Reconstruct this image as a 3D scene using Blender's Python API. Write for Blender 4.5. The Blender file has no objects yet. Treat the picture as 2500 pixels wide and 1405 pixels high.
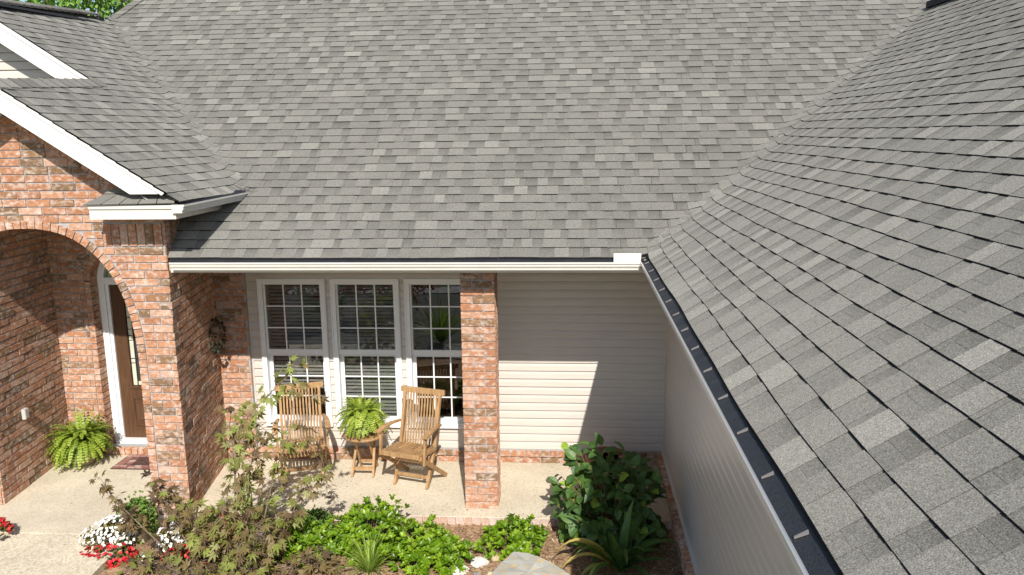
import bpy, math, random
from mathutils import Vector, Matrix
V = Vector
R = random.Random(7)
S = bpy.context.scene

# ------------------------------------------------------------------ camera
def frame(yaw, pitch, roll):
    f = V((-math.sin(yaw)*math.cos(pitch), math.cos(yaw)*math.cos(pitch), -math.sin(pitch)))
    r = V((math.cos(yaw), math.sin(yaw), 0)); u = r.cross(f)
    return (math.cos(roll)*r + math.sin(roll)*u, -math.sin(roll)*r + math.cos(roll)*u, f)
CR, CU, CF = frame(0.07553, 0.18948, -0.01278)
CAM = V((1.05464, -7.53127, 3.71113))
cd = bpy.data.cameras.new('camera'); cam = bpy.data.objects.new('camera', cd)
S.collection.objects.link(cam)
m = Matrix((CR, CU, -CF)).transposed().to_4x4(); m.translation = CAM
cam.matrix_world = m
cd.sensor_width = 36.0; cd.lens = 36.0*1972.455/2500.0
cd.clip_start = 0.05; cd.clip_end = 2000
S.camera = cam
# ------------------------------------------------------------------ light
SUN = V((-0.20, 1.0, -0.854)).normalized()
w = bpy.data.worlds.new('World'); S.world = w; w.use_nodes = True
wn = w.node_tree.nodes; wl = w.node_tree.links
sky = wn.new('ShaderNodeTexSky'); sky.sky_type = 'NISHITA'; sky.sun_disc = False
sky.sun_elevation = math.asin(-SUN.z); sky.sun_rotation = math.atan2(-SUN.x, -SUN.y)
sky.air_density = 1.0; sky.dust_density = 0.6; sky.ozone_density = 1.2
wl.new(sky.outputs[0], wn['Background'].inputs[0]); wn['Background'].inputs[1].default_value = 0.10
sd = bpy.data.lights.new('sun', 'SUN'); sd.energy = 4.6; sd.angle = math.radians(0.5); sd.color = (1.0, 0.95, 0.87)
so = bpy.data.objects.new('sun', sd); S.collection.objects.link(so)
so.rotation_euler = SUN.to_track_quat('-Z', 'Y').to_euler(); so.location = (3, -12, 12)
S.view_settings.view_transform = 'Standard'; S.view_settings.look = 'None'
S.view_settings.exposure = 0.33; S.view_settings.gamma = 1.0; S.view_settings.use_curve_mapping = False
S.cycles.max_bounces = 8; S.cycles.transparent_max_bounces = 12

# ------------------------------------------------------------------ helpers
class MB:
    """collects polygons with one tone value each"""
    def __init__(s): s.v = []; s.f = []; s.t = []; s.sm = False
    def poly(s, pts, tone=.5):
        i = len(s.v); s.v += [tuple(p) for p in pts]; s.f.append(tuple(range(i, i+len(pts)))); s.t.append(tone)
    def grid(s, pts, faces, tone=.5):
        i = len(s.v); s.v += [tuple(p) for p in pts]
        for f in faces: s.f.append(tuple(i+k for k in f)); s.t.append(tone)
    def hexa(s, p, tone=.5, skip=()):
        fs = [(3,2,1,0),(4,5,6,7),(0,1,5,4),(1,2,6,5),(2,3,7,6),(3,0,4,7)]
        s.grid(p, [f for k, f in enumerate(fs) if k not in skip], tone)
    def box(s, a, b, tone=.5):
        x0,y0,z0 = [min(a[i], b[i]) for i in range(3)]; x1,y1,z1 = [max(a[i], b[i]) for i in range(3)]
        s.hexa([(x0,y0,z0),(x1,y0,z0),(x1,y1,z0),(x0,y1,z0),(x0,y0,z1),(x1,y0,z1),(x1,y1,z1),(x0,y1,z1)], tone)
    def bar(s, a, b, w, h, side=(1,0,0), tone=.5, w2=None, h2=None):
        a = V(a); b = V(b); d = (b-a).normalized(); sx = V(side); sx = (sx - d*sx.dot(d)).normalized(); sy = d.cross(sx)
        w2 = w2 or w; h2 = h2 or h
        P = []
        for c, ww, hh in ((a,w,h),(b,w2,h2)):
            P += [c-sx*ww/2-sy*hh/2, c+sx*ww/2-sy*hh/2, c+sx*ww/2+sy*hh/2, c-sx*ww/2+sy*hh/2]
        s.hexa(P, tone)
    def tube(s, pts, rad, n=6, tone=.5):
        pts = [V(p) for p in pts]; k = len(pts); rings = []
        rads = rad if isinstance(rad, (list, tuple)) else [rad]*k
        for i, p in enumerate(pts):
            d = (pts[min(i+1,k-1)] - pts[max(i-1,0)]).normalized()
            a = d.orthogonal().normalized() if i == 0 else (la - d*la.dot(d)).normalized()
            la = a; b = d.cross(a)
            rings.append([p + (a*math.cos(2*math.pi*j/n) + b*math.sin(2*math.pi*j/n))*rads[i] for j in range(n)])
        fs = []
        for i in range(k-1):
            for j in range(n): fs.append((i*n+j, i*n+(j+1)%n, (i+1)*n+(j+1)%n, (i+1)*n+j))
        fs.append(tuple(range(n-1, -1, -1))); fs.append(tuple((k-1)*n+j for j in range(n)))
        s.grid([q for r in rings for q in r], fs, tone)
    def lathe(s, c, prof, n=24, tone=.5):
        c = V(c); pts = []; fs = []
        for r, z in prof: pts += [c + V((r*math.cos(2*math.pi*j/n), r*math.sin(2*math.pi*j/n), z)) for j in range(n)]
        for i in range(len(prof)-1):
            for j in range(n): fs.append((i*n+j, i*n+(j+1)%n, (i+1)*n+(j+1)%n, (i+1)*n+j))
        fs.append(tuple(range(n-1,-1,-1))); fs.append(tuple((len(prof)-1)*n+j for j in range(n)))
        s.grid(pts, fs, tone)
    def extrude(s, prof, a, b, tone=.5, caps=True):
        """prof: list of offset vectors; a, b: end points"""
        a = V(a); b = V(b); n = len(prof); P = [a+V(q) for q in prof] + [b+V(q) for q in prof]
        fs = [(i, (i+1)%n, n+(i+1)%n, n+i) for i in range(n)]
        if caps: fs += [tuple(range(n-1,-1,-1)), tuple(n+i for i in range(n))]
        s.grid(P, fs, tone)

def empty(name, loc, label=None, cat=None, group=None, kind=None):
    o = bpy.data.objects.new(name, None); S.collection.objects.link(o); o.location = loc
    o.empty_display_size = .2
    tag(o, label, cat, group, kind); return o
def tag(o, label=None, cat=None, group=None, kind=None):
    if label: o['label'] = label
    if cat: o['category'] = cat
    if group: o['group'] = group
    if kind: o['kind'] = kind
    return o
def rootloc(o):
    while o.parent: o = o.parent
    return V(o.location)
def build(name, mb, mat, parent=None, loc=None, smooth=False):
    me = bpy.data.meshes.new(name)
    off = rootloc(parent) if parent else V(loc or (0,0,0))
    me.from_pydata([(x-off.x, y-off.y, z-off.z) for x,y,z in mb.v], [], mb.f)
    at = me.attributes.new('tone', 'FLOAT', 'FACE'); at.data.foreach_set('value', mb.t)
    me.materials.append(mat)
    if smooth: me.polygons.foreach_set('use_smooth', [True]*len(me.polygons))
    me.update()
    o = bpy.data.objects.new(name, me); S.collection.objects.link(o)
    if parent: o.parent = parent
    else: o.location = off
    return o
def px(x, y, Y):
    """point on the plane Y that the photograph shows at pixel x, y (used to measure positions)"""
    d = CF + CR*((x-1250)/1972.455) + CU*((702.5-y)/1972.455)
    return CAM + d*((Y-CAM.y)/d.y)

# ------------------------------------------------------------------ materials
class NT:
    def __init__(s, name):
        s.m = bpy.data.materials.new(name); s.m.use_nodes = True
        s.n = s.m.node_tree.nodes; s.l = s.m.node_tree.links
        s.p = s.n['Principled BSDF']; s.out = s.n['Material Output']; s._c = None
    def node(s, t, **kw):
        n = s.n.new(t)
        for k, v in kw.items(): setattr(n, k, v)
        return n
    def link(s, a, b): s.l.new(a, b)
    def obj(s):
        if not s._c: s._c = s.node('ShaderNodeTexCoord')
        return s._c.outputs['Object']
    def tone(s):
        return s.node('ShaderNodeAttribute', attribute_name='tone').outputs['Fac']
    def noise(s, scale, detail=3, rough=.6, stretch=None, off=None):
        n = s.node('ShaderNodeTexNoise'); n.inputs['Scale'].default_value = scale
        n.inputs['Detail'].default_value = detail; n.inputs['Roughness'].default_value = rough
        src = s.obj()
        if stretch or off is not None:
            mp = s.node('ShaderNodeMapping'); s.link(src, mp.inputs['Vector'])
            if stretch: mp.inputs['Scale'].default_value = stretch
            if off is not None:
                c = s.node('ShaderNodeCombineXYZ')
                mu = s.math('MULTIPLY', off, 37.0); 
                for k in range(3): s.link(mu, c.inputs[k])
                s.link(c.outputs[0], mp.inputs['Location'])
            src = mp.outputs[0]
        s.link(src, n.inputs['Vector']); return n.outputs['Fac']
    def math(s, op, a, b=None, clamp=False):
        n = s.node('ShaderNodeMath', operation=op, use_clamp=clamp)
        for i, q in enumerate((a, b)):
            if q is None: continue
            if isinstance(q, (int, float)): n.inputs[i].default_value = q
            else: s.link(q, n.inputs[i])
        return n.outputs[0]
    def ramp(s, fac, stops, interp='LINEAR'):
        n = s.node('ShaderNodeValToRGB'); n.color_ramp.interpolation = interp
        e = n.color_ramp.elements
        while len(e) < len(stops): e.new(.5)
        for k, (p, c) in enumerate(stops):
            e[k].position = p; e[k].color = (c[0], c[1], c[2], 1) if not isinstance(c, (int, float)) else (c, c, c, 1)
        s.link(fac, n.inputs[0]); return n.outputs[0]
    def mix(s, fac, a, b, blend='MIX'):
        n = s.node('ShaderNodeMix', data_type='RGBA', blend_type=blend)
        for i, q in ((0, fac), (6, a), (7, b)):
            if isinstance(q, (int, float)): n.inputs[i].default_value = q if i == 0 else (q, q, q, 1)
            elif isinstance(q, tuple): n.inputs[i].default_value = (q[0], q[1], q[2], 1)
            else: s.link(q, n.inputs[i])
        return n.outputs[2]
    def bump(s, h, strength=.4, dist=.005):
        n = s.node('ShaderNodeBump'); n.inputs['Strength'].default_value = strength; n.inputs['Distance'].default_value = dist
        s.link(h, n.inputs['Height']); s.link(n.outputs[0], s.p.inputs['Normal'])
    def color(s, c, rough=.7, spec=None):
        if isinstance(c, tuple): s.p.inputs['Base Color'].default_value = (c[0], c[1], c[2], 1)
        else: s.link(c, s.p.inputs['Base Color'])
        s.p.inputs['Roughness'].default_value = rough
        if spec is not None: s.p.inputs['Specular IOR Level'].default_value = spec
        return s.m

def m_plain(name, c, rough=.6, var=.12, scale=6, spec=None, metal=0):
    t = NT(name); n = t.noise(scale, 5)
    col = t.ramp(n, [(.3, tuple(k*(1-var) for k in c)), (.7, tuple(min(1, k*(1+var)) for k in c))])
    t.p.inputs['Metallic'].default_value = metal
    return t.color(col, rough, spec)

def m_shingle():
    t = NT('asphalt_shingle'); tn = t.tone()
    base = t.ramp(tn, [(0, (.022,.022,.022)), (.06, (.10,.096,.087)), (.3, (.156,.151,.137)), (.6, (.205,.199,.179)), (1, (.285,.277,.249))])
    g = t.noise(230, 2, .7); gr = t.ramp(g, [(.28, .45), (.5, 1.0), (.72, 1.7)])
    c = t.mix(1.0, base, gr, 'MULTIPLY')
    f = t.noise(75, 3, .8); c = t.mix(1.0, c, t.ramp(f, [(.3, .80), (.7, 1.20)]), 'MULTIPLY')
    b = t.noise(1.3, 4); c = t.mix(1.0, c, t.ramp(b, [(.3, .92), (.7, 1.07)]), 'MULTIPLY')
    t.bump(g, .45, .003)
    t.p.inputs['Diffuse Roughness'].default_value = 1.0
    return t.color(c, .95, .12)
def m_brick():
    t = NT('tumbled_brick'); tn = t.tone()
    base = t.ramp(tn, [(0, (.23,.145,.085)), (.16, (.31,.18,.095)), (.25, (.39,.185,.10)), (.55, (.47,.23,.125)), (.85, (.52,.285,.17)), (1, (.57,.375,.27))])
    s = t.noise(16, 6, .62, off=tn, stretch=(1,1,1.6)); sm = t.ramp(s, [(.47, 0), (.66, .75)])
    c = t.mix(sm, base, (.68,.58,.51))
    d = t.noise(40, 4); c = t.mix(1.0, c, t.ramp(d, [(.3, .82), (.7, 1.14)]), 'MULTIPLY')
    h = t.noise(28, 5, .65, off=tn); t.bump(h, .9, .02); t.p.inputs['Diffuse Roughness'].default_value = .8
    return t.color(c, .9, .15)
def m_mortar():
    t = NT('grey_mortar'); n = t.noise(30, 4)
    t.bump(t.noise(120, 2), .4, .003)
    return t.color(t.ramp(n, [(.3, (.33,.33,.335)), (.7, (.46,.455,.45))]), .95, .1)
def m_siding():
    t = NT('cream_vinyl_siding'); n = t.noise(3, 5, stretch=(1,1,6)); 
    c = t.ramp(n, [(.3, (.575,.52,.465)), (.7, (.62,.57,.515))])
    f = t.noise(60, 3, stretch=(.06,.06,2.5)); t.bump(f, .12, .002)
    return t.color(c, .33, .5)
def m_concrete(sc=75, mixv=.5, name='exposed_aggregate'):
    t = NT(name); o = t.obj()
    v = t.node('ShaderNodeTexVoronoi'); v.inputs['Scale'].default_value = sc; t.link(o, v.inputs['Vector'])
    n = t.noise(1.4, 6); f = t.noise(160, 3, .75)
    c = t.ramp(v.outputs['Color'], [(.1, (.47,.39,.28)), (.5, (.66,.575,.43)), (.9, (.78,.71,.57))])
    c = t.mix(mixv, c, (.68,.60,.47))
    c = t.mix(1.0, c, t.ramp(n, [(.3, .82), (.7, 1.1)]), 'MULTIPLY')
    c = t.mix(1.0, c, t.ramp(f, [(.3, .5), (.42, .96), (.7, 1.12)]), 'MULTIPLY')
    t.bump(v.outputs['Distance'], .35, .004)
    return t.color(c, .9, .2)
def m_wood(name, a, b, scale=8, rough=.55):
    t = NT(name); n = t.noise(scale, 6, .6, stretch=(6,6,.5)); n2 = t.noise(2.5, 3)
    tn = t.tone(); c = t.ramp(n, [(.3, a), (.7, b)])
    c = t.mix(1.0, c, t.ramp(n2, [(.3, .85), (.7, 1.12)]), 'MULTIPLY')
    c = t.mix(1.0, c, t.ramp(tn, [(0, .78), (1, 1.18)]), 'MULTIPLY')
    t.bump(n, .15, .002)
    return t.color(c, rough, .3)
def m_leaf(name, stops, rough=.45, spec=.4, trans=.25, tcol=None):
    t = NT(name); tn = t.tone(); c = t.ramp(tn, stops)
    c = t.mix(1.0, c, t.ramp(t.noise(35, 2), [(.3, .8), (.7, 1.15)]), 'MULTIPLY')
    t.color(c, rough, spec)
    tr = t.node('ShaderNodeBsdfTranslucent'); mx = t.node('ShaderNodeMixShader'); mx.inputs[0].default_value = trans
    cc = t.mix(1.0, c, tcol or (1.5,1.5,.7), 'MULTIPLY'); t.link(cc, tr.inputs['Color'])
    t.link(t.p.outputs[0], mx.inputs[1]); t.link(tr.outputs[0], mx.inputs[2]); t.link(mx.outputs[0], t.out.inputs['Surface'])
    return t.m
def m_glass():
    t = NT('window_glass'); t.n.remove(t.p)
    g = t.node('ShaderNodeBsdfGlossy'); g.inputs['Roughness'].default_value = .01
    tr = t.node('ShaderNodeBsdfTransparent'); tr.inputs[0].default_value = (.72,.76,.75,1)
    lw_ = t.node('ShaderNodeLayerWeight'); lw_.inputs['Blend'].default_value = .5; f5 = t.math('POWER', lw_.outputs['Facing'], 5.0); fr = t.math('ADD', t.math('MULTIPLY', f5, .82), .17)
    mx = t.node('ShaderNodeMixShader'); t.link(fr, mx.inputs[0]); t.link(tr.outputs[0], mx.inputs[1]); t.link(g.outputs[0], mx.inputs[2])
    wv = t.noise(2.2, 2); b = t.node('ShaderNodeBump'); b.inputs['Strength'].default_value = .03; b.inputs['Distance'].default_value = .02
    t.link(wv, b.inputs['Height']); t.link(b.outputs[0], g.inputs['Normal'])
    t.link(mx.outputs[0], t.out.inputs['Surface']); return t.m
def m_guard():
    t = NT('black_gutter_mesh'); n = t.noise(300, 1); n2 = t.noise(7, 4)
    c = t.ramp(n, [(.35, (.006,.007,.009)), (.75, (.05,.055,.065))])
    t.bump(n, .5, .002); t.link(t.ramp(n2, [(.3,.35),(.7,.7)]), t.p.inputs['Roughness'])
    return t.color(c, .5, .5)
def m_rock(name, a, b, c2):
    t = NT(name); n = t.noise(5, 7, .6); l = t.noise(17, 8, .75)
    c = t.ramp(n, [(.3, a), (.7, b)]); c = t.mix(t.ramp(l, [(.53, 0), (.62, .9)]), c, c2)
    t.bump(t.noise(22, 6, .7), .6, .015); return t.color(c, .9, .2)
def m_speckle(name, stops, scale, scale2=2.0, rough=.95):
    t = NT(name); n = t.noise(scale, 4, .7); b = t.noise(scale2, 4)
    c = t.mix(1.0, t.ramp(n, stops), t.ramp(b, [(.3,.8),(.7,1.15)]), 'MULTIPLY')
    t.bump(n, .6, .02); return t.color(c, rough, .15)
def m_tone(name, stops, rough=.8, spec=.2):
    t = NT(name); c = t.ramp(t.tone(), stops)
    c = t.mix(1.0, c, t.ramp(t.noise(50, 3), [(.3,.8),(.7,1.15)]), 'MULTIPLY'); return t.color(c, rough, spec)

M_SH = m_shingle(); M_BR = m_brick(); M_MO = m_mortar(); M_SI = m_siding(); M_CO = m_concrete(); M_GL = m_glass(); M_GU = m_guard()
M_TRIM = m_plain('white_trim', (.80,.78,.74), .5, .03); M_GUT = m_plain('cream_gutter', (.70,.665,.595), .38, .05, spec=.5)
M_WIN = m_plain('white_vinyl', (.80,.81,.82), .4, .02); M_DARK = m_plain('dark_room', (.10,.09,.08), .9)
M_ALU = m_plain('bare_aluminium', (.75,.74,.72), .3, .05, metal=.6)
M_CLIP = m_plain('dull_clip', (.17,.16,.155), .5, .1)
M_BLIND = m_plain('blind_slat', (.34,.325,.30), .6, .05)
M_TEAK = m_wood('oiled_teak', (.31,.175,.075), (.52,.33,.165)); M_DOOR = m_wood('stained_door_wood', (.075,.036,.018), (.135,.068,.034), 10)
M_VENT = m_plain('black_ridge_vent', (.02,.02,.022), .7)

# ------------------------------------------------------------------ the ground
ZB = -0.075
def sheet(name, pts, z, mat, kind='structure'):
    b = MB(); b.poly([(x, y, z) for x, y in pts]); return tag(build(name, b, mat), kind=kind)
M_LAWN = m_speckle('lawn_soil', [(.3,(.05,.07,.025)),(.7,(.12,.14,.05))], 30)
sheet('ground', [(-150,-150),(150,-150),(150,150),(-150,150)], -.11, M_LAWN)
M_MULCH = m_speckle('mulch_bed', [(.28,(.15,.085,.05)),(.5,(.36,.23,.135)),(.72,(.58,.42,.27))], 34)
sheet('garden_bed', [(-3.25,-.19),(2.15,-.19),(2.15,-3.2),(-2.97,-3.2),(-3.05,-1.6)], ZB, M_MULCH)
M_ASPH = m_speckle('asphalt', [(.3,(.09,.088,.085)),(.7,(.17,.165,.155))], 60, .7)
sheet('driveway', [(-14,-3.9),(2.15,-4.3),(2.15,-9.2),(-14,-8.4)], -.09, M_ASPH)
M_GRAV = m_speckle('white_gravel', [(.3,(.10,.10,.10)),(.5,(.35,.34,.33)),(.7,(.75,.74,.72))], 26, 3)
sheet('gravel', [(-7,-3.91),(-2.97,-3.3),(2.15,-3.21),(2.15,-4.55),(-7,-3.95)], -.07, M_GRAV)
sheet('gravel_strip', [(-14,-8.4),(2.15,-9.2),(2.15,-9.9),(-14,-9.3)], -.07, M_GRAV)
M_DRY = m_speckle('dry_ground', [(.3,(.25,.19,.12)),(.7,(.42,.34,.23))], 14)
sheet('dry_bank', [(-20,-11.5),(8,-11.5),(8,-30),(-20,-30)], -.08, M_DRY)
b = MB(); b.box((-2.98,-.19,-.3),(2.06,1.25,0)); b.box((-5.0,-.72,-.3),(-2.98,1.35,0))
tag(build('porch_floor', b, M_CO), kind='structure')
b = MB(); M_CO2 = m_concrete(60, .2, 'coarse_aggregate'); b.hexa([(-7,-3.9,-.3),(-2.98,-3.9,-.3),(-3.12,-.728,-.3),(-7,-.728,-.3),(-7,-3.9,-.006),(-2.98,-3.9,-.006),(-3.12,-.728,-.006),(-7,-.728,-.006)])
tag(build('walkway', b, M_CO2), kind='structure')

# ------------------------------------------------------------------ the house
house = empty('house', (0, 1.2, 0), 'single storey brick and cream siding house under grey shingle roofs', 'house')
HB = 0.0753           # brick course
def wall_bricks(mb, o, u, n, intervals, z0, z1, L=.236, depth=.011, gap=.0125, hb=HB, zoff=0):
    """running bond bricks standing proud of a mortar face. intervals(z) -> list of (u0, u1)"""
    o = V(o); u = V(u).normalized(); n = V(n).normalized(); k = 0; z = z0
    while z < z1 - .012:
        zt = min(z+hb-gap, z1); zm = (z+zt)/2
        for a, bnd in intervals(zm):
            x = a - (L/2 if k % 2 else 0) - (0.03 if k % 5 == 3 else 0)
            while x < bnd:
                x0 = max(x, a); x1 = min(x+L-gap, bnd)
                if x1-x0 > .02:
                    j = lambda: R.uniform(-.0022, .0022); d = depth + R.uniform(-.003, .003)
                    P0 = [o+u*(x0+j())+V((0,0,z+j())), o+u*(x1+j())+V((0,0,z+j())), o+u*(x1+j())+V((0,0,zt+j())), o+u*(x0+j())+V((0,0,zt+j()))]
                    P = [q-n*.004 for q in P0] + [q+n*d for q in P0]
                    t = R.random(); t = t*.2 if R.random() < .22 else .26+.74*t
                    if (P[1]-P[0]).cross(P[3]-P[0]).dot(n) < 0: P = [P[3],P[2],P[1],P[0],P[7],P[6],P[5],P[4]]
                    mb.hexa(P, t, skip=(0,))
                x += L
        z += hb; k += 1
def soldier(mb, o, u, n, u0, u1, z0, z1, w=.075, depth=.012, gap=.011):
    o = V(o); u = V(u).normalized(); n = V(n).normalized(); x = u0
    while x < u1-.02:
        x1 = min(x+w-gap, u1); d = depth+R.uniform(-.002,.003)
        P0 = [o+u*x+V((0,0,z0)), o+u*x1+V((0,0,z0)), o+u*x1+V((0,0,z1)), o+u*x+V((0,0,z1))]
        P = [q-n*.004 for q in P0]+[q+n*d for q in P0]
        if (P[1]-P[0]).cross(P[3]-P[0]).dot(n) < 0: P = [P[3],P[2],P[1],P[0],P[7],P[6],P[5],P[4]]
        t = R.random(); mb.hexa(P, t*.2 if R.random()<.2 else .26+.74*t, skip=(0,)); x += w

# --- roof planes
def zm_(x, y): return 2.5476 + .68685*(y+.36)
def zr_(x, y): return 2.5476 + .68685*(x-1.6628)
def zl_(x, y): return 3.24 - .654*(x+2.53) + .06*(y+.63)
def smax(a, b, k):
    h = max(k-abs(a-b), 0)/k; return max(a, b) + h*h*k*.25
K = .13
def surf(x, y):
    z = smax(zm_(x,y), zr_(x,y), K)
    if y > .5: z = smax(z, zl_(x,y), K*.8)
    return z
def clip(poly, f):
    out = []; n = len(poly)
    for i in range(n):
        a = poly[i]; b = poly[(i+1) % n]; fa = f(*a); fb = f(*b)
        if fa >= 0: out.append(a)
        if (fa >= 0) != (fb >= 0):
            t = fa/(fa-fb); out.append((a[0]+(b[0]-a[0])*t, a[1]+(b[1]-a[1])*t))
    return out
EXP = .1075
def shingles(mb, org, ldir, gdir, s0, s1, t1, regions, height, step=.11, seed=1):
    """courses of laminated shingles; s along the eave, t up the slope in plan; regions: lists of half-plane functions"""
    rr = random.Random(seed); nc = int(math.ceil(t1/EXP))
    def P(s, t): return (org[0]+ldir[0]*s+gdir[0]*t, org[1]+ldir[1]*s+gdir[1]*t)
    def emit(sa, sb, ta, tb, hlo, hhi, tone, skirt=True):
        w1 = lambda q: .0032*math.sin(q*1.9+c*1.3)+.0022*math.sin(q*4.7+c*2.1)
        n = max(1, int(math.ceil((sb-sa)/step)))
        for reg in regions:
            segs = []
            for i in range(n):
                a = sa+(sb-sa)*i/n; e_ = sa+(sb-sa)*(i+1)/n
                poly = [P(a,ta+w1(a)), P(e_,ta+w1(e_)), P(e_,tb+w1(e_)), P(a,tb+w1(a))]
                for f in reg:
                    poly = clip(poly, f)
                    if len(poly) < 3: break
                if len(poly) < 3: continue
                pts = []
                for x, y in poly:
                    t = (x-org[0])*gdir[0]+(y-org[1])*gdir[1]; k = min(1, max(0, (t-ta)/(tb-ta)))
                    pts.append((x, y, height(x,y) + hlo + (hhi-hlo)*k))
                mb.poly(pts, tone)
                m = len(pts)
                if not skirt: continue
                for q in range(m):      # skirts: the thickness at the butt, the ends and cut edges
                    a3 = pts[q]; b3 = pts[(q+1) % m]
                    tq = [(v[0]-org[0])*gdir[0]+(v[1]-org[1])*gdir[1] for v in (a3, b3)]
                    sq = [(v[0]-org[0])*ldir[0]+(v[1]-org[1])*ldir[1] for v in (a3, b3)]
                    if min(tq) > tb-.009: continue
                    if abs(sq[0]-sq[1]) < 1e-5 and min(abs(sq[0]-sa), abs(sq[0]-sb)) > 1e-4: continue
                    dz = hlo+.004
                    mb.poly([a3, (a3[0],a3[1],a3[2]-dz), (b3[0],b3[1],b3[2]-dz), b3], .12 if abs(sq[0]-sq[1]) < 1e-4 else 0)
    for c in range(nc):
        ta = c*EXP; tb = min(ta+EXP+.012, t1)
        if tb-ta < .02: break
        ta += rr.uniform(-.002, .002)
        s = s0 - rr.random()*.3
        while s < s1:
            L = rr.choice((.16,.20,.24,.28,.33)); a = max(s, s0); e = min(s+L-.0035, s1)
            if e-a > .01:
                t = rr.choice((.33,.37,.41,.45))+rr.uniform(-.03,.03)
                emit(a, e, ta, tb, .0098, .001, t)
                if rr.random() < .65:     # the dark granule band printed along the head of the low tab
                    k0 = rr.uniform(.35,.5)
                    for kk, dt in ((k0,.05),(k0+.14,.09),(k0+.26,.13)):
                        emit(a+.004, e-.004, ta+(tb-ta)*kk, tb-.012, .010-.009*kk+.0008+dt*.004, .0028+dt*.003, max(.08, t-dt), False)
            s += L
        s = s0 - rr.random()*.3
        while s < s1:
            wd = rr.choice((.10,.13,.15,.17,.19,.21)); a = max(s, s0); e = min(s+wd, s1)
            if e-a > .02:
                emit(a, e, ta-.001, tb, .0128, .0052, min(1, max(.2, rr.gauss(.51,.05) + (.17 if rr.random() < .2 else 0))))
            s += wd + (rr.uniform(.07,.20) if rr.random() < .88 else .004)

WS = lambda x, y: x - (-2.745 - .157*(y+.3))      # plan line of the brick side wall
mr = MB()
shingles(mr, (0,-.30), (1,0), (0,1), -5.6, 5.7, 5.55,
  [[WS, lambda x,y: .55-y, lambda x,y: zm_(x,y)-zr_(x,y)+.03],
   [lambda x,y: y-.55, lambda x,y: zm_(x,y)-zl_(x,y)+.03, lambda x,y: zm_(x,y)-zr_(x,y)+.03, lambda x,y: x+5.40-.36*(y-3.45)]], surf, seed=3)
# the back slope, and a deck below the courses
yr = 5.24; zrdg = zm_(0, yr)
mr.poly([(-4.75,yr,zrdg),(6.4,yr,zrdg),(6.4,yr+4.6,zrdg-3.1),(-6.2,yr+4.6,zrdg-3.1)][::-1], .4)
mr.poly([(-4.75,yr,zrdg),(-6.2,yr+4.6,zrdg-3.1),(-5.42,3.45,zm_(0,3.45)-.01)], .35)
mr.poly([(-2.72,-.295,zm_(0,-.295)-.006),(1.70,-.295,zm_(0,-.295)-.006),(6.3,4.15,zm_(0,4.15)-.006),(6.3,yr,zrdg-.006),(-4.75,yr,zrdg-.006),(-5.40,3.45,zm_(0,3.45)-.006),(-2.86,.6,zm_(0,.6)-.006)], .3)
roof_main = build('roof', mr, M_SH, house)
rrf = MB()
shingles(rrf, (1.737,0), (0,1), (1,0), -8.5, 4.6, 3.83,
  [[lambda x,y: zr_(x,y)-zm_(x,y)+.085, lambda x,y: 5.56-x]], surf, seed=9)
xr = 5.56; zrr = zr_(xr, 0)
rrf.poly([(xr,-8.5,zrr),(9.2,-8.5,zrr-2.45),(9.2,7,zrr-2.45),(xr,7,zrr)], .4)
rrf.poly([(1.74,-8.5,zr_(1.74,0)-.006),(xr,-8.5,zrr-.006),(xr,3.6,zrr-.006),(1.74,-.25,zr_(1.74,0)-.006)], .3)
roof_wing = build('roof', rrf, M_SH, house)
b = MB(); b.box((xr-.14,-8.4,zrr-.06),(xr+.14,3.3,zrr+.012)); build('ridge_vent', b, M_VENT, roof_wing)
lr = MB(); lg = (-.9958,.0914); ll = (.0914,.9958)
shingles(lr, (-2.385,-.63), ll, lg, -.6, 5.6, 3.2,
  [[lambda x,y: y+.645, lambda x,y: .5-y, lambda x,y: x+4.02],
   [lambda x,y: y-.5, lambda x,y: .94-y, lambda x,y: x+4.02, lambda x,y: zl_(x,y)-zm_(x,y)+.07],
   [lambda x,y: y-.94, lambda x,y: x+5.33, lambda x,y: zl_(x,y)-zm_(x,y)+.07]],
  lambda x,y: surf(x,y) if y > .5 else zl_(x,y), seed=21)
zlr = zl_(-4.02, .1); zur = zl_(-5.33, 2)
lr.poly([(-4.02,-.645,zl_(-4.02,-.645)),(-4.02,.94,zl_(-4.02,.94)),(-5.7,.94,3.16),(-5.7,-.645,3.12)], .4)
lr.poly([(-5.33,.92,zl_(-5.33,.92)),(-5.33,3.6,zl_(-5.33,3.6)),(-8.6,3.6,3.15),(-8.6,.92,3.15)], .4)
for q in ([(-2.39,-.63),(-4.02,-.63),(-4.02,.93),(-2.39,.45)], [(-2.39,.45),(-4.02,.93),(-5.33,.93),(-5.33,3.44)]):
    lr.poly([(x, y, zl_(x,y)-.007) for x, y in q][::-1], .3)
roof_left = build('roof', lr, M_SH, house)

def ridge_caps(mb, a, b, down_r, down_l, wid=.15, seed=5, rise=.012, n=None):
    """overlapping cap shingles folded over a ridge or hip"""
    rr = random.Random(seed); a = V(a); b = V(b); L = (b-a).length; d = (b-a)/L; n = n or int(L/.135)
    for i in range(n):
        p = a+d*(L*i/n); q = a+d*min(L, L*(i+1)/n+.05); t = rr.uniform(.25,.7)
        for dn in (down_r, down_l):
            dn = V(dn).normalized(); up = V((0,0,1))
            P = [p+up*(rise+.012), q+up*rise, q+up*rise+dn*wid, p+up*(rise+.012)+dn*wid]
            mb.poly(P, t)
            mb.poly([P[0], P[3], P[3]-up*.02, P[0]-up*.02], t*.6); mb.poly([P[3], P[2], P[2]-up*.022, P[3]-up*.022], t*.6)
cp = MB()
ridge_caps(cp, (-4.02,-.65,zl_(-4.02,-.65)), (-4.02,1.02,zl_(-4.02,1.02)), (1,0,-.654), (-1,0,-.5), seed=2)
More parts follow.
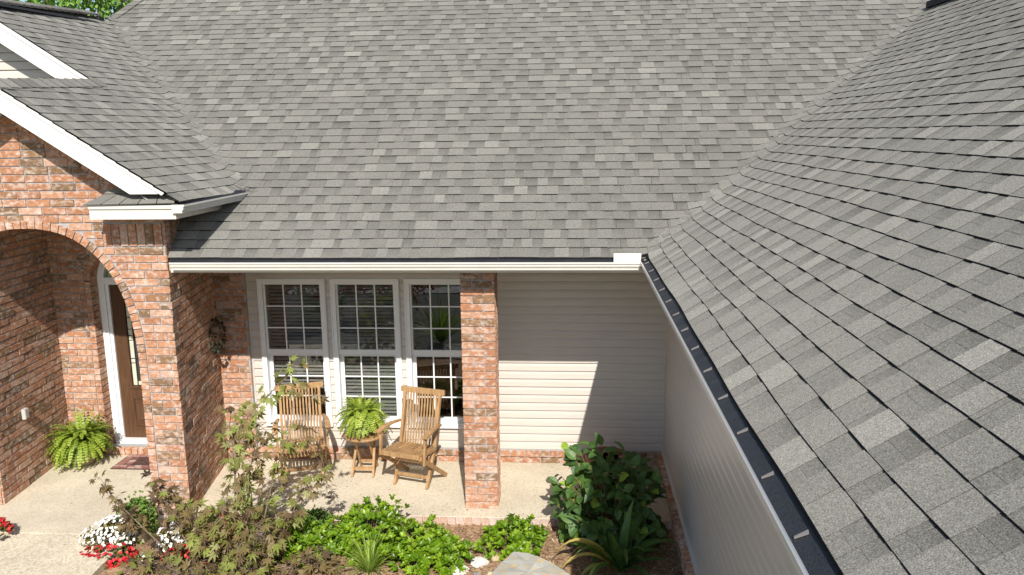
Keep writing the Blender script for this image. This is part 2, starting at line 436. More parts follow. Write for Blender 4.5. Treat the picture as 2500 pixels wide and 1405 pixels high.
build('ridge_cap', cp, M_SH, roof_left)
cp = MB()
ridge_caps(cp, (-5.33,.92,zl_(-5.33,.92)+.03), (-5.36,3.35,zl_(-5.36,3.35)+.03), (1,0,-.35), (-1,0,-.6), wid=.13, seed=4)
build('ridge_cap', cp, M_SH, roof_left)
b = MB(); b.hexa([(-5.32,1.0,zur-.10),(-5.165,1.0,zur-.10),(-5.165,3.2,zur-.03),(-5.32,3.2,zur-.03),(-5.32,1.0,zur-.03),(-5.185,1.0,zur-.075),(-5.19,3.2,zur-.008),(-5.32,3.2,zur+.03)])
build('ridge_vent', b, M_VENT, roof_left)
cp = MB(); h0 = (-5.41,3.42,zm_(0,3.42)); h1 = (-4.75,yr,zrdg)
ridge_caps(cp, h0, h1, (1,-.1,.0), (-1,.1,-.7), wid=.14, seed=8)
ridge_caps(cp, h1, (6.4,yr,zrdg), (0,-1,-.687), (0,1,-.687), wid=.15, seed=11)
build('ridge_cap', cp, M_SH, roof_main)

# --- back wall with siding, windows
B = 1.193
WX = [(-2.476,-1.697),(-1.642,-.861),(-.805,-.026)]; WZ = (.42, 2.14)
def siding(mb, o, u, n, u0, u1, z0, z1, holes=(), ex=.0928):
    o = V(o); u = V(u); n = V(n); z = z0
    while z < z1-.01:
        zt = min(z+ex, z1); iv = [(u0, u1)]
        for h0, h1, g0, g1 in holes:
            if (z+zt)/2 > g0 and (z+zt)/2 < g1:
                nv = []
                for a, c in iv:
                    if h1 <= a or h0 >= c: nv.append((a, c)); continue
                    if h0 > a: nv.append((a, h0))
                    if h1 < c: nv.append((h1, c))
                iv = nv
        for a, c in iv:
            p = lambda s, zz, d: o+u*s+V((0,0,zz))+n*d
            prof = [(z, -.004), (z, .018), (z+.004, .020), (z+(zt-z)*.6, .014), (zt-.005, .005), (zt, -.005)]
            for i in range(len(prof)-1):
                (za, da), (zb, db) = prof[i], prof[i+1]
                q = [p(a,za,da), p(c,za,da), p(c,zb,db), p(a,zb,db)]
                if (q[1]-q[0]).cross(q[2]-q[0]).dot(n) < 0 and i: q.reverse()
                mb.poly(q)
        z = zt
sw = MB()
siding(sw, (0,B,0), (1,0,0), (0,-1,0), -2.60, 2.10, .157, 2.45, [(a+.02,c-.02,WZ[0]+.02,WZ[1]-.02) for a, c in WX])
wall_back = build('siding_wall', sw, M_SI, house)
b = MB(); b.box((-2.62,B-.022,.15),(-2.585,B+.02,2.449)); build('corner_trim', b, M_SI, wall_back)
b = MB(); b.box((2.075,B-.024,.15),(2.108,B+.01,2.449)); build('corner_trim', b, M_SI, wall_back)
sw = MB(); siding(sw, (2.105,0,0), (0,1,0), (-1,0,0), -9.0, B-.02, .157, 2.45)
wall_right = build('siding_wall', sw, M_SI, house)
b = MB(); b.box((2.06,-9,.135),(2.098,B-.025,.162)); build('starter_trim', b, M_GUT, wall_right)
# brick base under the siding
b = MB(); wall_bricks(b, (-2.60,B-.03,0), (1,0,0), (0,-1,0), lambda z: [(0, 4.68)], .003, .075)
soldier(b, (-2.60,B-.045,0), (1,0,0), (0,-1,0), 0, 4.68, .082, .152, w=.092, depth=.014)
base = build('brick_base', b, M_BR, house)
b = MB(); b.box((-2.6,B-.03,-.05),(2.07,B+.02,.072)); b.box((-2.6,B-.045,.0725),(2.07,B+.02,.156)); build('mortar', b, M_MO, base)
b = MB(); wall_bricks(b, (2.03,-9,0), (0,1,0), (-1,0,0), lambda z: [(0, 10.1)], -.14, .075)
soldier(b, (2.015,-9,0), (0,1,0), (-1,0,0), 0, 10.1, .08, .138, w=.092)
y = -9
while y < 1.1:
    t = R.random(); b.hexa([(2.005,y,.13),(2.07,y,.13),(2.07,y+.081,.13),(2.005,y+.081,.13),(2.005,y,.142),(2.07,y,.158),(2.07,y+.081,.158),(2.005,y+.081,.142)], .26+.7*t); y += .092
base2 = build('brick_base', b, M_BR, house)
b = MB(); b.box((2.03,-9,-.3),(2.12,1.15,.075)); b.box((2.015,-9,.076),(2.12,1.15,.134)); build('mortar', b, M_MO, base2)
# interior behind the windows
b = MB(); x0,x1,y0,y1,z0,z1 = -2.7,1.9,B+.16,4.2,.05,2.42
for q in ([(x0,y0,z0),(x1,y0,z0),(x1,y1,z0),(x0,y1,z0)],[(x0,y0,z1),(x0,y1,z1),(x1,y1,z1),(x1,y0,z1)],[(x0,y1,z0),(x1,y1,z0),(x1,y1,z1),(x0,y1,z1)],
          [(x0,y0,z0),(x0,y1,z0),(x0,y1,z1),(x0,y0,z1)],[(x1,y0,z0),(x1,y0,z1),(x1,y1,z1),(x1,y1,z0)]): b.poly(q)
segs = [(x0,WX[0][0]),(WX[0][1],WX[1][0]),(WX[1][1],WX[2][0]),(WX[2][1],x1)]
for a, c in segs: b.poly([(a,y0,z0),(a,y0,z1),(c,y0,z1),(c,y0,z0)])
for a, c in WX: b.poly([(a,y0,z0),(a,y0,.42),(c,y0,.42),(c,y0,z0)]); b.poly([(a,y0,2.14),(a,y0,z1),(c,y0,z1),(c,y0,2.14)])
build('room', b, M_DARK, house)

def window(a, c, blind):
    z0, z1 = WZ; f = MB(); Y0 = B-.05; Y1 = B+.15; t = .058
    f.box((a,Y0,z0),(a+t,Y1,z1)); f.box((c-t,Y0,z0),(c,Y1,z1)); f.box((a+t,Y0+.002,z1-t),(c-t,Y1,z1)); f.box((a+t,Y0+.002,z0),(c-t,Y1,z0+.04))
    f.box((a-.004,Y0-.012,z0-.012),(c+.004,Y0+.02,z0+.012))
    # raised outer bead of the casing
    for q in (a+.006, c-.016): f.box((q,Y0-.008,z0+.02),(q+.010,Y0+.002,z1-.005))
    f.box((a+.018,Y0-.006,z1-.016),(c-.018,Y0+.002,z1-.006))
    win = build('window', f, M_WIN, house)
    s = MB(); zm = 1.255; g = .022
    # upper sash (forward) and lower sash (set back)
    ia, ic = a+t, c-t
    yu, yl = B-.012, B+.035
    s.box((ia,yu,zm),(ic,yu+.03,zm+.06)); s.box((ia,yu,zm+.06),(ia+.018,yu+.03,z1-t)); s.box((ic-.018,yu,zm+.06),(ic,yu+.03,z1-t)); s.box((ia+.018,yu,z1-t-.016),(ic-.018,yu+.03,z1-t))
    s.box((ia,yl,z0+.04),(ia+.038,yl+.03,zm)); s.box((ic-.038,yl,z0+.04),(ic,yl+.03,zm)); s.box((ia+.038,yl,z0+.04),(ic-.038,yl+.03,z0+.085)); s.box((ia+.038,yl,zm-.03),(ic-.038,yl+.03,zm))
    build('sash', s, M_WIN, win)
    mu = MB(); gl = MB()
    for (xa, xc, za, zc, yy) in ((ia+.018,ic-.018,zm+.06,z1-t-.016,yu+.012),(ia+.038,ic-.038,z0+.085,zm-.03,yl+.012)):
        gl.poly([(xa,yy,za),(xc,yy,za),(xc,yy,zc),(xa,yy,zc)])
        for k in (1, 2):
            xx = xa+(xc-xa)*k/3; zz = za+(zc-za)*k/3
            mu.box((xx-.0075,yy-.008,za),(xx+.0075,yy-.002,zc)); mu.box((xa,yy-.0075,zz-.007),(xc,yy-.0025,zz+.007))
    build('muntin', mu, M_WIN, win); build('glass', gl, M_GL, win)
    if blind:
        bl = MB(); z = z1-.09
        while z > blind:
            bl.hexa([(ia+.01,B+.085,z-.010),(ic-.01,B+.085,z-.010),(ic-.01,B+.112,z+.012),(ia+.01,B+.112,z+.012),(ia+.01,B+.085,z-.008),(ic-.01,B+.085,z-.008),(ic-.01,B+.112,z+.014),(ia+.01,B+.112,z+.014)]); z -= .042
        bl.box((ia+.01,B+.085,z-.01),(ic-.01,B+.112,z+.008))
        for q in (.2,.8): bl.tube([(ia+(ic-ia)*q,B+.08,z),(ia+(ic-ia)*q,B+.08,z1-.06)], .0012, 4)
        build('blind', bl, M_BLIND, win)
    return win
for (a, c), bl in zip(WX, (.86, .50, None)): window(a, c, bl)

# --- entry block
G = -.30; CX = -2.737; AC = -4.09; AW = .995; AZ = 1.55; AT = 2.885; NE = 2.35
def arch_half(z, e=0):
    if z <= AZ: return AW+e
    k = (z-AZ)/(AT+e-AZ)
    return 0 if k >= 1 else (AW+e)*(1-k**NE)**(1/NE)
def gable_x(z):      # right limit of the brick front under the rake
    zz = (3.24-.10 - z)/.654 - 2.53
    return min(CX, zz)
def front_iv(z):
    xr_ = gable_x(z); xl_ = -8.04 - xr_
    if xr_ < -4.02: return []
    h = arch_half(z, .082)
    if z > AT+.085: return [(xl_-xl_, xr_-xl_)] if False else [(xl_+9, xr_+9)]
    return [(xl_+9, AC-h+9), (AC+h+9, xr_+9)]
b = MB(); SZ0 = 2.711; SZ1 = 2.926
def front_iv2(z):
    out = []
    for a, c in front_iv(z):
        if SZ0 < z < SZ1+.005 and c > 9+CX-.05: c = max(a, min(c, 9-3.33))
        if c-a > .02: out.append((a, c))
    return out
wall_bricks(b, (-9,G,0), (1,0,0), (0,-1,0), front_iv2, -.15, 4.25)
soldier(b, (0,G,0), (1,0,0), (0,-1,0), -3.32, CX, SZ0+.004, SZ1-.005, w=.082)
front = build('brick_front', b, M_BR, house)
# soldier bricks following the rake
b = MB(); dx = V((-.837,0,.547)); 
p = V((-2.78,G-.002,3.24+.654*.25-.175)); 
for i in range(19):
    for sgn in (1,):
        a0 = p + dx*(.078*i); up = V((.547,0,.837)); wdt = dx*.067; dn = -up*.0; hgt = -up*.2
        P0 = [a0+hgt, a0+wdt+hgt, a0+wdt, a0]; P0 = [q-V((0,-.004,0)) for q in P0]
        P = P0 + [q+V((0,-.02,0)) for q in P0]
        t = R.random(); b.hexa([P[3],P[2],P[1],P[0],P[7],P[6],P[5],P[4]], t*.2 if t < .2 else .26+.7*t)
build('rake_bricks', b, M_BR, front)
# mortar body of the front, with the arched opening
outl = []; N = 28
pts = [(-5.3,-.2),(AC-AW,-.2)]
for i in range(N+1):
    z = AZ + (AT-AZ)*math.sin(math.pi/2*i/N); pts.append((AC-arch_half(z), z))
for i in range(N-1,-1,-1):
    z = AZ + (AT-AZ)*math.sin(math.pi/2*i/N); pts.append((AC+arch_half(z), z))
pts += [(AC+AW,-.2),(CX-.030,-.2),(CX-.030,3.06),(-4.02,4.13),(-5.3,3.06)]
b = MB()
YF, YBk = G, G+.14
left = [q for q in pts if q[0] <= AC+1e-6 and q != (-4.02,4.13)]; right = [q for q in pts if q[0] >= AC-1e-6]
apex = pts[2+N]
polyL = [(-5.3,-.2),(AC-AW,-.2)] + pts[2:3+N] + [(AC,4.07),(-5.3,3.06)]
polyR = pts[2+N:2+2*N+1] + [(AC+AW,-.2),(CX-.030,-.2),(CX-.030,3.06),(-4.02,4.13),(AC,4.07)]
for pl in (polyL, polyR):
    for yy in (YF, YBk): b.poly([(x, yy, z) for x, z in pl])
ring = [(AC-AW,-.2)] + pts[2:2+2*N+1] + [(AC+AW,-.2)]
for i in range(len(ring)-1):
    (xa, za), (xb, zb) = ring[i], ring[i+1]; b.poly([(xa,YF,za),(xb,YF,zb),(xb,YBk,zb),(xa,YBk,za)])
build('mortar', b, M_MO, front)
# ring of rowlock bricks round the arch and down both jambs
b = MB(); path = []
Z = -.12
while Z < AZ: path.append((AW, Z)); Z += .01
for i in range(0, 400):
    th = math.pi/2*i/400; c, s_ = math.cos(th), math.sin(th)
    path.append((AW*c**(2/NE), AZ+(AT-AZ)*s_**(2/NE)))
path.append((0, AT))
acc = [0]
for i in range(1, len(path)): acc.append(acc[-1]+math.hypot(path[i][0]-path[i-1][0], path[i][1]-path[i-1][1]))
def at(s):
    for i in range(1, len(path)):
        if acc[i] >= s:
            k = (s-acc[i-1])/max(1e-9, acc[i]-acc[i-1]); a, c = path[i-1], path[i]
            tx, tz = c[0]-a[0], c[1]-a[1]; L = math.hypot(tx, tz)
            return (a[0]+tx*k, a[1]+tz*k, tz/L, -tx/L)
    a, c = path[-2], path[-1]; return (0, AT, 0, 1)
s = 0; Wd = .070; 
while s < acc[-1]-.02:
    e = min(s+HB-.012, acc[-1]); A = at(s); C_ = at(e); t = R.random(); tn = t*.2 if R.random()<.15 else .3+.7*t
    for sg in (1, -1):
        q = [(AC+sg*A[0], A[1]), (AC+sg*C_[0], C_[1]), (AC+sg*(C_[0]+C_[2]*Wd), C_[1]+C_[3]*Wd), (AC+sg*(A[0]+A[2]*Wd), A[1]+A[3]*Wd)]
        o1 = .013+R.uniform(-.002,.003)
        inn = .006      # the bricks stand a little inside the opening
        q[0] = (q[0][0]-sg*A[2]*inn, q[0][1]-A[3]*inn); q[1] = (q[1][0]-sg*C_[2]*inn, q[1][1]-C_[3]*inn)
        P = [(x, YBk+.004, z) for x, z in q] + [(x, G-o1, z) for x, z in q]
        b.hexa(P if sg < 0 else [P[3],P[2],P[1],P[0],P[7],P[6],P[5],P[4]], tn)
    s += HB
build('arch_ring', b, M_BR, front)
# side wall facing the porch
f0 = V((CX,G,0)); f1 = V((-2.965,1.125,0)); sd_ = (f1-f0).normalized(); sn = V((sd_.y,-sd_.x,0)); SL = (f1-f0).length
b = MB(); wall_bricks(b, f0+sn*.0, sd_, sn, lambda z: [(-.012, SL)], -.15, 2.71)
wall_bricks(b, f0, sd_, sn, lambda z: [(-.012, SL)], 2.937, 3.05)
soldier(b, f0, sd_, sn, -.012, SL, 2.715, 2.921, w=.082)
side = build('brick_side', b, M_BR, house)
b = MB(); q0 = f0-sn*.02; q1 = f1-sn*.02
b.hexa([V((f0.x-.2,G+.01,-.2)), f0+sd_*.004+V((0,0,-.2)), f1+V((0,0,-.2)), f1-sn*.2+V((0,0,-.2)), V((f0.x-.2,G+.01,3.06)), f0+sd_*.004+V((0,0,3.06)), f1+V((0,0,3.06)), f1-sn*.2+V((0,0,3.06))])
build('mortar', b, M_MO, side)
b = MB(); wall_bricks(b, (-3.0,1.125,0), (1,0,0), (0,-1,0), lambda z: [(.03, .395)], .003, 2.45)
ret = build('brick_return', b, M_BR, house)
b = MB(); b.box((-3.0,1.125,-.1),(-2.606,1.24,2.45)); build('mortar', b, M_MO, ret)
# recess: left wall, back wall with the door opening
LXa, LXb = -4.80, -4.945; Y0r, Y1r = -.158, 1.235
l0 = V((LXa,Y0r,0)); l1 = V((LXb,Y1r,0)); ld = (l1-l0).normalized(); ln = V((ld.y,-ld.x,0))
b = MB(); wall_bricks(b, l0, ld, ln, lambda z: [(0, (l1-l0).length)], .003, 2.95)
wall_bricks(b, (-5.09,Y0r-.002,0), (1,0,0), (0,-1,0), lambda z: [(0, .287)], .003, 2.5)
rl = build('brick_recess_side', b, M_BR, house)
b = MB(); b.hexa([V((l0.x-.4,Y0r,-.1)), l0+V((0,0,-.1)), l1+V((0,0,-.1)), l1-ln*.25+V((0,0,-.1)), V((l0.x-.4,Y0r,2.96)), l0+V((0,0,2.96)), l1+V((0,0,2.96)), l1-ln*.25+V((0,0,2.96))])
build('mortar', b, M_MO, rl)
DC = -3.85; DA = .625; DZ = 2.08; DB = .50
def door_half(z, e=0):
    if z <= DZ: return DA+e
    k = (z-DZ)/(DB+e); return 0 if k >= 1 else (DA+e)*math.sqrt(1-k*k)
def back_iv(z):
    h = door_half(z, .075)
    if h <= 0: return [(0, 1.98)]
    return [(0, DC-h+4.95), (DC+h+4.95, 1.98)]
b = MB(); wall_bricks(b, (-4.95,1.235,0), (1,0,0), (0,-1,0), back_iv, .003, 2.95)
s = 0                                   # header bricks standing round the door opening
while s < 2.08:
    for sg in (1,-1):
        xa = DC+sg*DA; xb = DC+sg*(DA+.066); t = R.random(); b.box((xa,1.222,s+.003),(xb,1.37,s+HB-.01), .26+.7*t)
    s += HB
for i in range(26):
    a0 = math.pi*i/26+.006; a1 = math.pi*(i+1)/26-.006; t = R.random(); P = []
    for yy in (1.37, 1.222):
        for an, ex in ((a0,0),(a1,0),(a1,.066),(a0,.066)): P.append((DC+(DA+ex)*math.cos(an), yy, DZ+(DB+ex)*math.sin(an)))
    b.hexa(P, .2+.8*t)
soldier(b, (DC-DA,1.235,0), (1,0,0), (0,-1,0), 0, 2*DA, .004, .078, w=.078, depth=.06)
rb = build('brick_recess_back', b, M_BR, house)
b = MB(); N = 24
pl = [(-4.95,-.1),(DC-DA-.005,-.1)] + [(DC-(DA+.005)*math.cos(math.pi/2*i/N), DZ+(DB+.005)*math.sin(math.pi/2*i/N)) for i in range(N+1)]
pL = pl + [(DC,2.96),(-4.95,2.96)]; pR = [(2*DC-x, z) for x, z in pl[1:]] + [(DC,2.96),(-2.9,2.96),(-2.9,-.1)]
for q in (pL, pR): b.poly([(x,1.235,z) for x, z in q])
b.box((DC-DA,1.235,-.1),(DC+DA,1.42,.072))
build('mortar', b, M_MO, rb)
b = MB(); b.box((-5.4,-.16,2.95),(-2.95,1.5,2.97)); build('entry_ceiling', b, M_TRIM, house)
# the door
d = MB(); yd = 1.37; t = .075
d.box((DC-DA,yd,.08),(DC-DA+t,yd+.09,DZ)); d.box((DC+DA-t,yd,.08),(DC+DA,yd+.09,DZ)); d.box((DC-DA+t,yd+.004,DZ-.055),(DC+DA-t,yd+.09,DZ+.03)); d.box((DC-DA+t,yd-.02,.073),(DC+DA-t,yd+.09,.125))
d.box((DC-DA+t,yd+.025,.125),(DC-DA+t+.035,yd+.09,DZ-.055)); d.box((DC+DA-t-.035,yd+.025,.125),(DC+DA-t,yd+.09,DZ-.055))
for i in range(N*2):
    a0 = math.pi*i/(2*N); a1 = math.pi*(i+1)/(2*N); P = []
    for yy in (yd+.09, yd):
        for an, ex in ((a0,-t),(a1,-t),(a1,0),(a0,0)): P.append((DC+(DA+ex)*math.cos(an), yy, DZ+.03*(1 if ex<0 else 1)*math.sin(an)*0+(DB+ex)*math.sin(an)))
    d.hexa(P)
frm = build('door_frame', d, M_WIN, house)
b = MB(); b.poly([(DC+(DA-.06)*math.cos(math.pi*i/24), yd+.06, DZ+.02+(DB-.06)*math.sin(math.pi*i/24)) for i in range(25)]); build('transom_glass', b, M_GL, frm)
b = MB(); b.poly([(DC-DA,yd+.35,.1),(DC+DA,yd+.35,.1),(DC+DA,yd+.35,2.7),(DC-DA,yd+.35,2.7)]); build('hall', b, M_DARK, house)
xa, xc = DC-DA+t+.035, DC+DA-t-.035; gx0, gx1, gz0, gz1 = xa+.16, xc-.16, .78, 1.90
b = MB(); Yd0, Yd1 = yd+.05, yd+.085
b.box((xa,Yd0,.125),(gx0,Yd1,DZ-.055)); b.box((gx1,Yd0,.125),(xc,Yd1,DZ-.055)); b.box((gx0,Yd0,gz1),(gx1,Yd1,DZ-.055)); b.box((gx0,Yd0,.125),(gx1,Yd1,gz0))
for (q0,q1,e) in ((gx0-.025,gx1+.025,0),):
    for zz in (gz0-.03, gz1): b.box((q0,Yd0-.016,zz),(q1,Yd0-.001,zz+.03))
    for xx in (gx0-.028, gx1): b.box((xx,Yd0-.015,gz0),(xx+.028,Yd0-.0015,gz1))
for zz in (.28,.62): b.box((gx0-.02,Yd0-.012,zz),(gx1+.02,Yd0-.001,zz+.025))
for xx in (gx0-.02,gx1-.005): b.box((xx,Yd0-.0115,.305),(xx+.025,Yd0-.0015,.62))
b.box((gx0+.05,Yd0-.009,.35),(gx1-.05,Yd0-.002,.575))
door = build('door', b, M_DOOR, house)
b = MB(); b.tube([(xc-.07,Yd0-.05,1.02),(xc-.07,Yd0-.05,1.06)], .028, 10); b.tube([(xc-.07,Yd0,1.04),(xc-.07,Yd0-.05,1.04)], .012, 8); build('handle', b, M_ALU, door)
M_DG = m_plain('frosted_door_glass', (.62,.62,.50), .25, .1, spec=.6); M_DG2 = m_plain('dark_door_glass', (.05,.055,.055), .12, .1, spec=.6)
b = MB()
for k in range(4):
    za = gz0+.008+(gz1-gz0)*k/4; b.box((gx0+.008,Yd0+.01,za),(gx0+.055,Yd0+.02,za+(gz1-gz0)/4-.012)); b.box((gx1-.055,Yd0+.01,za),(gx1-.008,Yd0+.02,za+(gz1-gz0)/4-.012))
b.box((gx0+.07,Yd0+.01,gz0+.01),(gx1-.07,Yd0+.02,gz0+.055)); b.box((gx0+.07,Yd0+.01,gz1-.055),(gx1-.07,Yd0+.02,gz1-.01))
build('leaded_border', b, M_DG, door)
b = MB(); b.box((gx0,Yd0+.022,gz0),(gx1,Yd0+.03,gz1)); build('door_glass', b, M_DG2, door)
b = MB()
for zz in (.30,.55,.62): b.box((gx0+.002,Yd0+.006,gz0+(gz1-gz0)*zz),(gx1-.002,Yd0+.012,gz0+(gz1-gz0)*zz+.008))
for xx in (gx0+.058, gx1-.066): b.box((xx,Yd0+.0065,gz0),(xx+.008,Yd0+.0115,gz1))
build('lead_came', b, M_VENT, door)
# weatherproof outlet on the recess wall
oc = l0+ld*.52+V((0,0,.80)); b = MB(); P = []
for dn in (.004, .05):
    for a_, z_ in ((-.035,-.055),(.035,-.055),(.035,.055),(-.035,.055)): P.append(oc+ld*a_+V((0,0,z_))+ln*dn)
b.hexa(P); b.hexa([q+ln*.047+V((0,0,.0)) + (oc-q)*.18 for q in P[:4]]+[q+ln*.012+(oc-q)*.2 for q in P[4:]]); build('outlet_cover', b, m_plain('grey_plastic', (.55,.55,.53), .5), house)

# gable trim of the entry
RY = -.63
def rake(name, xa, za, xb, zb, y, w=.172, th=.035, cut=True):
    b = MB(); s = (zb-za)/(xb-xa); wv = w/math.cos(math.atan(s))
    x0b = xa - (wv/abs(s) if cut else 0)
    q = [(xa,za),(xb,zb),(xb,zb-wv),(x0b,za if cut else za-wv)]
    b.hexa([(x,y+th,z) for x, z in q]+[(x,y,z) for x, z in q])
    e = .035; q2 = [(xa+.01,za+.012),(xb,zb+.018),(xb,zb-.03),(xa-.02,za-.012)]
    b.hexa([(x,y,z) for x, z in q2]+[(x,y-.012,z) for x, z in q2])
    return build(name, b, M_TRIM, house)
zz = lambda x, y: zl_(x, y)-.022
rake('rake_board', -2.53, zz(-2.53,RY), -4.02, zz(-4.02,RY), RY)
b = MB(); q = [(-4.02,zz(-4.02,RY)),(-5.72,zz(-2.4,RY)),(-5.72,zz(-2.4,RY)-.2),(-4.02,zz(-4.02,RY)-.2)]
b.hexa([(x,RY+.035,z) for x,z in q]+[(x,RY,z) for x,z in q]); build('rake_board', b, M_TRIM, house)
UY = .93
rake('rake_board', -3.955, zz(-3.955,UY), -5.33, zz(-5.33,UY), UY)
b = MB(); q = [(-5.33,zz(-5.33,UY)),(-8.5,3.15),(-8.5,2.95),(-5.33,zz(-5.33,UY)-.2)]
b.hexa([(x,UY+.035,z) for x,z in q]+[(x,UY,z) for x,z in q]); build('rake_board', b, M_TRIM, house)
# sloping soffits behind the rake boards
b = MB()
b.poly([(-2.6,RY+.03,zz(-2.6,RY)-.17),(-4.02,RY+.03,zz(-4.02,RY)-.17),(-4.02,G,zz(-4.02,RY)-.17),(-2.6,G,zz(-2.6,RY)-.17)])
b.poly([(-4.02,RY+.03,zz(-4.02,RY)-.17),(-5.72,RY+.03,zz(-2.4,RY)-.19),(-5.72,G,zz(-2.4,RY)-.19),(-4.02,G,zz(-4.02,RY)-.17)])
build('rake_soffit', b, M_TRIM, house); b = MB()
b.poly([(-3.6,UY+.03,zz(-3.6,UY)-.17),(-5.33,UY+.03,zz(-5.33,UY)-.17),(-5.33,1.3,zz(-5.33,UY)-.17),(-3.6,1.3,zz(-3.6,UY)-.17)])
build('rake_soffit', b, M_TRIM, house)
sw = MB()
for k in range(16):
    z0 = 3.9+.0928*k; z1 = z0+.0928
    xe = -2.53-(z1+.12-3.24)/.654
    if xe < -5.3: break
    siding(sw, (0,1.24,0), (1,0,0), (0,-1,0), -10.66-xe, xe+.1, z0, z1)
build('gable_siding', sw, M_SI, house)
# boxed eave return with its own small shingled hip roof
b = MB(); b.box((-3.236,RY,2.995),(-2.442,G+.01,3.118)); b.box((-3.236,RY-.014,3.088),(-2.44,RY,3.122)); b.box((-2.46,G,2.995),(-2.442,.50,3.10)); b.box((-2.95,G+.01,2.995),(-2.462,.5,3.01))
build('eave_return', b, M_GUT, house)
b = MB()
e0 = [(-3.27,RY-.03,3.122),(-2.42,RY-.03,3.135)]; t0 = [(-3.08,G+.01,3.295),(-2.63,G+.01,3.275)]
n = 5
for i in range(n):
    k0, k1 = i/n, (i+1)/n; L = lambda a, c, k: tuple(a[j]+(c[j]-a[j])*k for j in range(3))
    m0, m1 = L(e0[0],t0[0],.5), L(e0[1],t0[1],.5)
    for lo0, lo1, hi0, hi1, dz in ((e0[0],e0[1],m0,m1,.008),(m0,m1,t0[0],t0[1],.008)):
        p0, p1, p2, p3 = L(lo0,lo1,k0), L(lo0,lo1,k1-.01), L(hi0,hi1,k1-.01), L(hi0,hi1,k0)
        t = R.uniform(.3,.75); up = lambda q, h: (q[0],q[1],q[2]+h)
        b.poly([up(p0,dz),up(p1,dz),p2,p3], t); b.poly([p0,p1,up(p1,dz),up(p0,dz)], .1)
    
b.poly([e0[0],t0[0],(-3.27,G+.01,3.122)], .5)
b.poly([e0[0],e0[1],(-2.42,G,3.12),(-3.27,G,3.12)], .3)
build('return_roof', b, M_SH, house)

# --- gutters, fascia, soffits
KP = [(0,0),(0,-.016),(.010,-.022),(.010,-.040),(.024,-.060),(.024,-.075),(.115,-.075),(.115,-.072),(.028,-.072),(.028,-.058),(.014,-.038),(.014,-.004)]
b = MB(); gy, gz = -.36, 2.5626
b.extrude([(0,y,z) for y, z in KP], (-2.688,gy,gz), (1.664,gy,gz))
b.box((-2.690,gy+.01,gz-.074),(-2.686,gy+.12,gz))
gut = build('gutter', b, M_GUT, house)
b = MB(); b.extrude([(0,0,0),(0,.085,.034),(0,.085,.03),(0,0,-.004)], (-2.686,gy+.012,gz-.002), (1.66,gy+.012,gz-.002)); build('gutter_guard', b, M_GU, gut)
b = MB(); b.extrude([(0,0,0),(0,.004,0),(0,.012,.078),(0,.008,.078)], (1.425,gy,gz), (1.66,gy,gz)); b.extrude([(0,0,0),(.004,0,0),(.012,0,.078),(.008,0,.078)], (1.658,gy+.005,gz), (1.658,gy-.0,gz))
b.hexa([(1.660,gy,gz),(1.664,gy,gz),(1.664,gy+.07,gz),(1.660,gy+.07,gz),(1.660,gy+.008,gz+.078),(1.664,gy+.008,gz+.078),(1.668,gy+.05,gz+.06),(1.664,gy+.05,gz+.06)])
build('splash_guard', b, M_TRIM, gut)
b = MB(); b.box((-2.74,-.245,2.449),(1.78,-.225,2.575)); build('fascia', b, M_GUT, house)
gx = 1.6628
b = MB(); b.extrude([(x,0,z) for x, z in KP][::-1], (gx,-8.6,gz), (gx,gy-.002,gz))
gut2 = build('gutter', b, M_GUT, house)
b = MB(); b.extrude([(0,0,0),(.085,0,.034),(.085,0,.03),(0,0,-.004)], (gx+.014,-8.6,gz-.002), (gx+.014,gy+.05,gz-.002)); build('gutter_guard', b, M_GU, gut2)
b = MB(); b.extrude([(0,0,0),(.006,0,.004),(.012,0,0)], (gx+.001,-8.6,gz), (gx+.001,gy,gz)); build('gutter_lip', b, M_ALU, gut2)
y = -.50
while y > -6.2:
    b = MB(); b.hexa([(gx+.022,y,gz+.004),(gx+.062,y,gz+.020),(gx+.062,y+.009,gz+.020),(gx+.022,y+.009,gz+.004),(gx+.022,y,gz+.012),(gx+.062,y,gz+.028),(gx+.062,y+.009,gz+.031),(gx+.022,y+.008,gz+.010)]); y -= .405
    build('guard_clip', b, M_CLIP, gut2)
b = MB(); b.box((1.775,-8.6,2.449),(1.795,-.245,2.575)); build('fascia', b, M_GUT, house)
b = MB(); b.box((-2.95,-.224,2.45),(2.10,1.2,2.462)); b.box((1.796,-8.6,2.4495),(2.11,-.225,2.461)); build('soffit', b, M_GUT, house)
# left gutter (short, along the entry eave)
ga = V((-2.345,-.655,3.125)); gb = V((-2.215,.56,3.155))
b = MB(); b.extrude([(-y,0,z) for y, z in KP], ga, gb); 
b.extrude([(-y,0,z) for y, z in [(0,0),(0,-.016),(.010,-.022),(.010,-.040),(.024,-.060),(.024,-.075),(.115,-.075),(.115,0)]], ga+V((0,-.004,0)), ga)
gut3 = build('gutter', b, M_GUT, house)
b = MB(); b.extrude([(0,0,0),(-.085,0,.03),(-.085,0,.026),(0,0,-.004)], ga+V((-.014,.05,-.004)), gb+V((-.014,0,-.004))); build('gutter_guard', b, M_GU, gut3)
